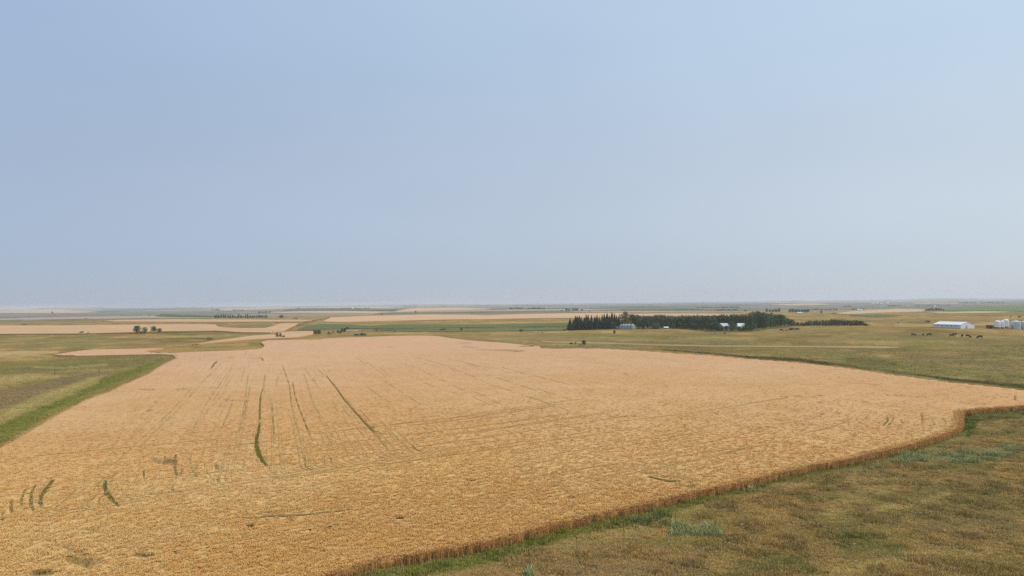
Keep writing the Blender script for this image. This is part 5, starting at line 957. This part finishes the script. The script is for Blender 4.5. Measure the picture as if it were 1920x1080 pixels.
# ------------------------------------------------------------------ cattle
def cow_mesh(name, graze):
    if graze: J = [((-.85, 0, 1.12), .33), ((-.3, 0, 1.08), .40), ((.3, 0, 1.08), .38), ((.72, 0, 1.12), .31), ((1.02, 0, .88), .19), ((1.22, 0, .5), .16), ((1.42, 0, .24), .11), ((1.58, 0, .12), .07)]
    else: J = [((-.85, 0, 1.12), .33), ((-.3, 0, 1.08), .40), ((.3, 0, 1.08), .38), ((.72, 0, 1.14), .31), ((1.0, 0, 1.32), .2), ((1.2, 0, 1.5), .17), ((1.42, 0, 1.42), .12), ((1.6, 0, 1.32), .08)]
    E = [(k, k+1) for k in range(7)]; Vv = [j for j, _ in J]; Rr = [r for _, r in J]
    for (root, x, s_) in ((0, -.85, -1), (0, -.78, 1), (3, .68, -1), (3, .62, 1)):
        o = len(Vv); Vv += [(x, s_*.2, .78), (x+(-.1 if root == 0 else .02), s_*.22, .45), (x+(.02 if root == 0 else 0), s_*.22, .08), (x+.06, s_*.22, .0)]; Rr += [.15, .085, .06, .07]; E += [(root, o), (o, o+1), (o+1, o+2), (o+2, o+3)]
    o = len(Vv); Vv += [(-1.2, 0, 1.3), (-1.26, 0, .9), (-1.27, 0, .55)]; Rr += [.05, .035, .055]; E += [(0, o), (o, o+1), (o+1, o+2)]
    for s_ in (-1, 1): o = len(Vv); b = J[5][0]; Vv += [(b[0]-.02, s_*.26, b[2]+.08)]; Rr += [.05]; E += [(5, o)]
    me = bpy.data.meshes.new(name+'_rig'); me.from_pydata(Vv, E, []); ob = bpy.data.objects.new(name+'_rig', me); COL.objects.link(ob)
    m = ob.modifiers.new('skin', 'SKIN'); me.skin_vertices.new() if not me.skin_vertices else None
    for k, r in enumerate(Rr): me.skin_vertices[0].data[k].radius = (r, r)
    me.skin_vertices[0].data[1].use_root = True
    sb = ob.modifiers.new('sub', 'SUBSURF'); sb.levels = 1; sb.render_levels = 1
    dg = bpy.context.evaluated_depsgraph_get(); ev = ob.evaluated_get(dg); res = bpy.data.meshes.new_from_object(ev); res.name = name; res.materials.clear(); res.materials.append(MT['hide'])
    bpy.data.objects.remove(ob); return res
CG, CS = cow_mesh('grazing_cow', True), cow_mesh('standing_cow', False)
for px_, b_, rz, graze, lb in [(1742.3, 629.6, 2.2, 1, 'black cow grazing alone at the left of the herd below the barn'), (1784.8, 631.8, -.6, 1, 'black cow, lower left one of the touching pair below the barn'), (1789.6, 629.6, .1, 0, 'black cow standing broadside, upper right one of the touching pair'),
    (1804, 632.2, 1.3, 1, 'black cow by itself just right of the touching pair'), (1815.2, 632.8, -.3, 1, 'black cow, left of the low pair in the middle of the herd'), (1819.6, 633.8, -.8, 1, 'black calf-sized cow, right of the low pair in the middle of the herd'),
    (1837, 635.0, 2.95, 1, 'largest looking black cow, nearest and rightmost of the herd, head down to the left'), (1713, 630.0, .0, 1, 'faint dark cow lying low at the far left of the herd'), (1731, 629.8, 1.2, 1, 'small dark cow between the lone one and the far left one'),
    (1465.5, 620.8, .1, 1, 'black cow at the left on the bare bank below the farm trees'), (1474, 620.7, 1.2, 1, 'small black cow, second on the bare bank'), (1481, 619.9, .2, 0, 'black cow standing in front of the grey sage bush on the bank'), (1486.5, 619.6, 2.6, 1, 'black cow at the right foot of the grey sage bush'), (1495.2, 619.6, 3.0, 0, 'rightmost black cow on the bare bank')]:
    p = at(px_, b_); o = mobj('cow', CG if graze else CS); o.location = p; o.rotation_euler = (0, 0, rz); k = 1.22 if px_ > 1830 else .62 if px_ == 1819.6 else .85 if px_ in (1731, 1474) else 1.05; o.scale = (k, k, k)
    tag(o, lb, 'cow', 'black cattle below the barn' if px_ > 1700 else 'black cattle on the bare bank')

# ------------------------------------------------------------------ fences
def fence(pts, hts, wires, lb, wood=False):
    P3 = [at(*q) for q in pts]; r = empty('wire_fence', P3[0]); o0 = P3[0]; me = None
    for k, p in enumerate(P3):
        hgt_ = hts[k]
        if wood: m = MB().lathe([(.09, -.3), (.085, hgt_), (.05, hgt_+.03)], 8)
        else: m = MB().box(-.022, .022, -.004, .004, -.3, hgt_); m.box(-.004, .004, -.03, -.004, -.3, hgt_); m.box(-.028, .028, -.012, .016, hgt_, hgt_+.03)
        o = m.build('fence_post', MT['wood' if wood else 'rust'], r); o.location = p-o0; o.rotation_euler = (random.uniform(-.04, .04), random.uniform(-.04, .04), random.random())
    if not wood:
        # far narrow posts need real width to be visible: steel T-posts are 5 cm across
        pass
    for zf in wires:
        m = MB()
        for a, b, ha, hb in zip(P3[:-1], P3[1:], hts[:-1], hts[1:]):
            n_ = 4; prev = None
            for i in range(n_+1):
                t = i/n_; q = a.lerp(b, t)-o0; q.z += (ha+(hb-ha)*t)*zf-.06*4*t*(1-t)
                if prev is not None: m.tube(prev, q, .0025, n=4)
                prev = q
        m.build('wire', MT['rust'], r)
    tag(r, lb, 'fence'); return r
RF = [(993, 1066), (1082, 1038), (1170, 1011), (1267, 982), (1374, 954), (1468, 932), (1549, 907), (1618.5, 893), (1686, 880), (1745.6, 862), (1801, 846), (1850, 832), (1890.5, 822), (1935, 811), (1985, 800)]
fence(RF, [1.55, 1.5, 1.6, 1.2, 1.65, 1.2, 1.15, 1.1, 1.15, 1.3, 1.5, 1.6, 1.4, 1.4, 1.4], (.35, .6, .85), 'thin steel post and wire fence in the grass along the near wheat edge')
fence([(-60, 704), (103, 703), (186, 700.5), (262, 698)], [1.6, 1.75, 1.45, .9], (.45, .85), 'old fence of sparse wooden posts crossing the left pasture', True)

# ------------------------------------------------------------------ foreground shrubs, stones
def sage(seed, h, w, col):
    me = tuft_mesh('foliage', 170, w, h*.25, h, .035, .8, col, False, seed); return me
def tinted(name, col):
    m, n, b = nodemat(name); v = attr(n, 'var').outputs['Color']; c = mixc(n, 1.0, v, col, 'MULTIPLY'); n.links.new(c, b.inputs['Base Color']); b.inputs['Specular IOR Level'].default_value = 0
    g = n.nodes.new('ShaderNodeNewGeometry'); va = n.nodes.new('ShaderNodeVectorMath'); va.operation = 'MULTIPLY_ADD'; n.links.new(g.outputs['Normal'], va.inputs[0]); va.inputs[1].default_value = (.6, .6, .6); va.inputs[2].default_value = (0, 0, 1)
    vn = n.nodes.new('ShaderNodeVectorMath'); vn.operation = 'NORMALIZE'; n.links.new(va.outputs[0], vn.inputs[0]); n.links.new(vn.outputs[0], b.inputs['Normal']); return m
SG = tinted('sage_leaves', (.40, .395, .165)); SYL = tinted('pale_yellow_leaves', (.55, .58, .25)); SD = tinted('dark_grass_clump', (.22, .24, .08))
sages = [sage(300+k, .62, .7, SG) for k in range(4)]; ylw = sage(310, .8, .35, SYL); drk = [sage(320+k, .8, .7, SD) for k in range(2)]
def put(me_, px_, b_, k, lb, gp=None, nm='sagebrush', ct='shrub'):
    p = at(px_, b_); r = empty(nm, p, random.random()*6, k); mobj('foliage', me_, r)
    st = MB()
    for q in range(4): st.tube((0, 0, -.1), (.2*math.cos(q*1.6), .2*math.sin(q*1.6), .4), .02, .01, 4)
    st.build('stem', MT['bark'], r); tag(r, lb, ct, gp)
rs = random.Random(9)
for k in range(16):
    put(rs.choice(sages), 1258+rs.uniform(0, 88), 1003-rs.uniform(0, 16)+ (0 if k % 2 else 3), rs.uniform(.9, 1.35), 'grey green sagebrush in the patch right of the fence post near the bottom centre', 'nearer patch of sagebrush')
for k in range(30):
    t = rs.random(); put(rs.choice(sages), 1680+t*190+rs.uniform(-8, 8), 872-rs.uniform(0, 22)-t*6, rs.uniform(.85, 1.4), 'grey green sagebrush in the wide patch below the green corner of the wheat', 'wide patch of sagebrush at right')
for k in range(7): put(rs.choice(sages), 1893+rs.uniform(-12, 25), 858-rs.uniform(0, 20), rs.uniform(.7, 1.1), 'grey green sagebrush in the small patch at the right picture edge', 'small patch of sagebrush at the right edge')
for k in range(8): put(rs.choice(drk), 1205+rs.uniform(-18, 45), 985-rs.uniform(0, 17), rs.uniform(.9, 1.3), 'tall dark olive grass clump at the wheat edge left of the near sagebrush', 'dark grass clumps at the wheat edge', 'grass_clump', 'grass clump')
put(ylw, 993, 1078, 1.25, 'pale yellow green bushy weed at the bottom edge of the picture', None, 'tall_weed', 'weed'); put(ylw, 1408, 920, .95, 'pale green bushy weed beside the wheat edge, up from the sagebrush', None, 'tall_weed', 'weed')
def stone(px_, b_, s_, lb):
    bm = bmesh.new(); bmesh.ops.create_icosphere(bm, subdivisions=2, radius=1); rd = random.Random(int(px_))
    for v in bm.verts: v.co = v.co*(1+rd.uniform(-.14, .14)); v.co.z *= .6; v.co.x *= 1.35
    me = bpy.data.meshes.new('field_stone'); bm.to_mesh(me); bm.free(); o = mobj('field_stone', me, None, MT['stone']); p = at(px_, b_); o.location = p+Vector((0, 0, s_*.3)); o.scale = (s_, s_, s_); o.rotation_euler = (0, 0, rd.random()*3); tag(o, lb, 'stone')
for a_ in [(1390, 984, .16, 'largest pale stone in the grass right of the near sagebrush'), (1602, 1020.5, .11, 'small pale stone on the green patch in the bottom right pasture'), (1709, 1026, .07, 'tiny pale stone right of the green patch'), (1604.5, 1052.5, .11, 'pale stone near the bottom edge below the green patch'), (1664, 1060, .06, 'tiny pale stone near the bottom edge, right of the larger one'), (1771, 995, .12, 'pale bone-like stone in the lower right pasture'), (1444, 1020, .05, 'tiny pale stone left of the green patch')]: stone(*a_)

# members of small rows get their own place in the row
byg = {}
for o in list(COL.objects):
    if o.parent is None and o.get('group') and o.get('label') and o.name.startswith(('distant_tree', 'leafy_tree', 'spruce_tree')): byg.setdefault(o['group'], []).append(o)
ORD = ['leftmost', 'second', 'third', 'fourth', 'fifth', 'sixth', 'seventh', 'eighth', 'ninth', 'tenth', 'eleventh', 'twelfth', 'thirteenth', 'fourteenth']
for g__, L__ in byg.items():
    if 1 < len(L__) <= 14:
        L__.sort(key=lambda o: o.location.x/o.location.y)
        for k, o in enumerate(L__): o['label'] = '%s %s%s' % (ORD[k] if k < len(L__)-1 else 'rightmost', 'tree from the left in the ' if 0 < k < len(L__)-1 else 'tree of the ', g__)
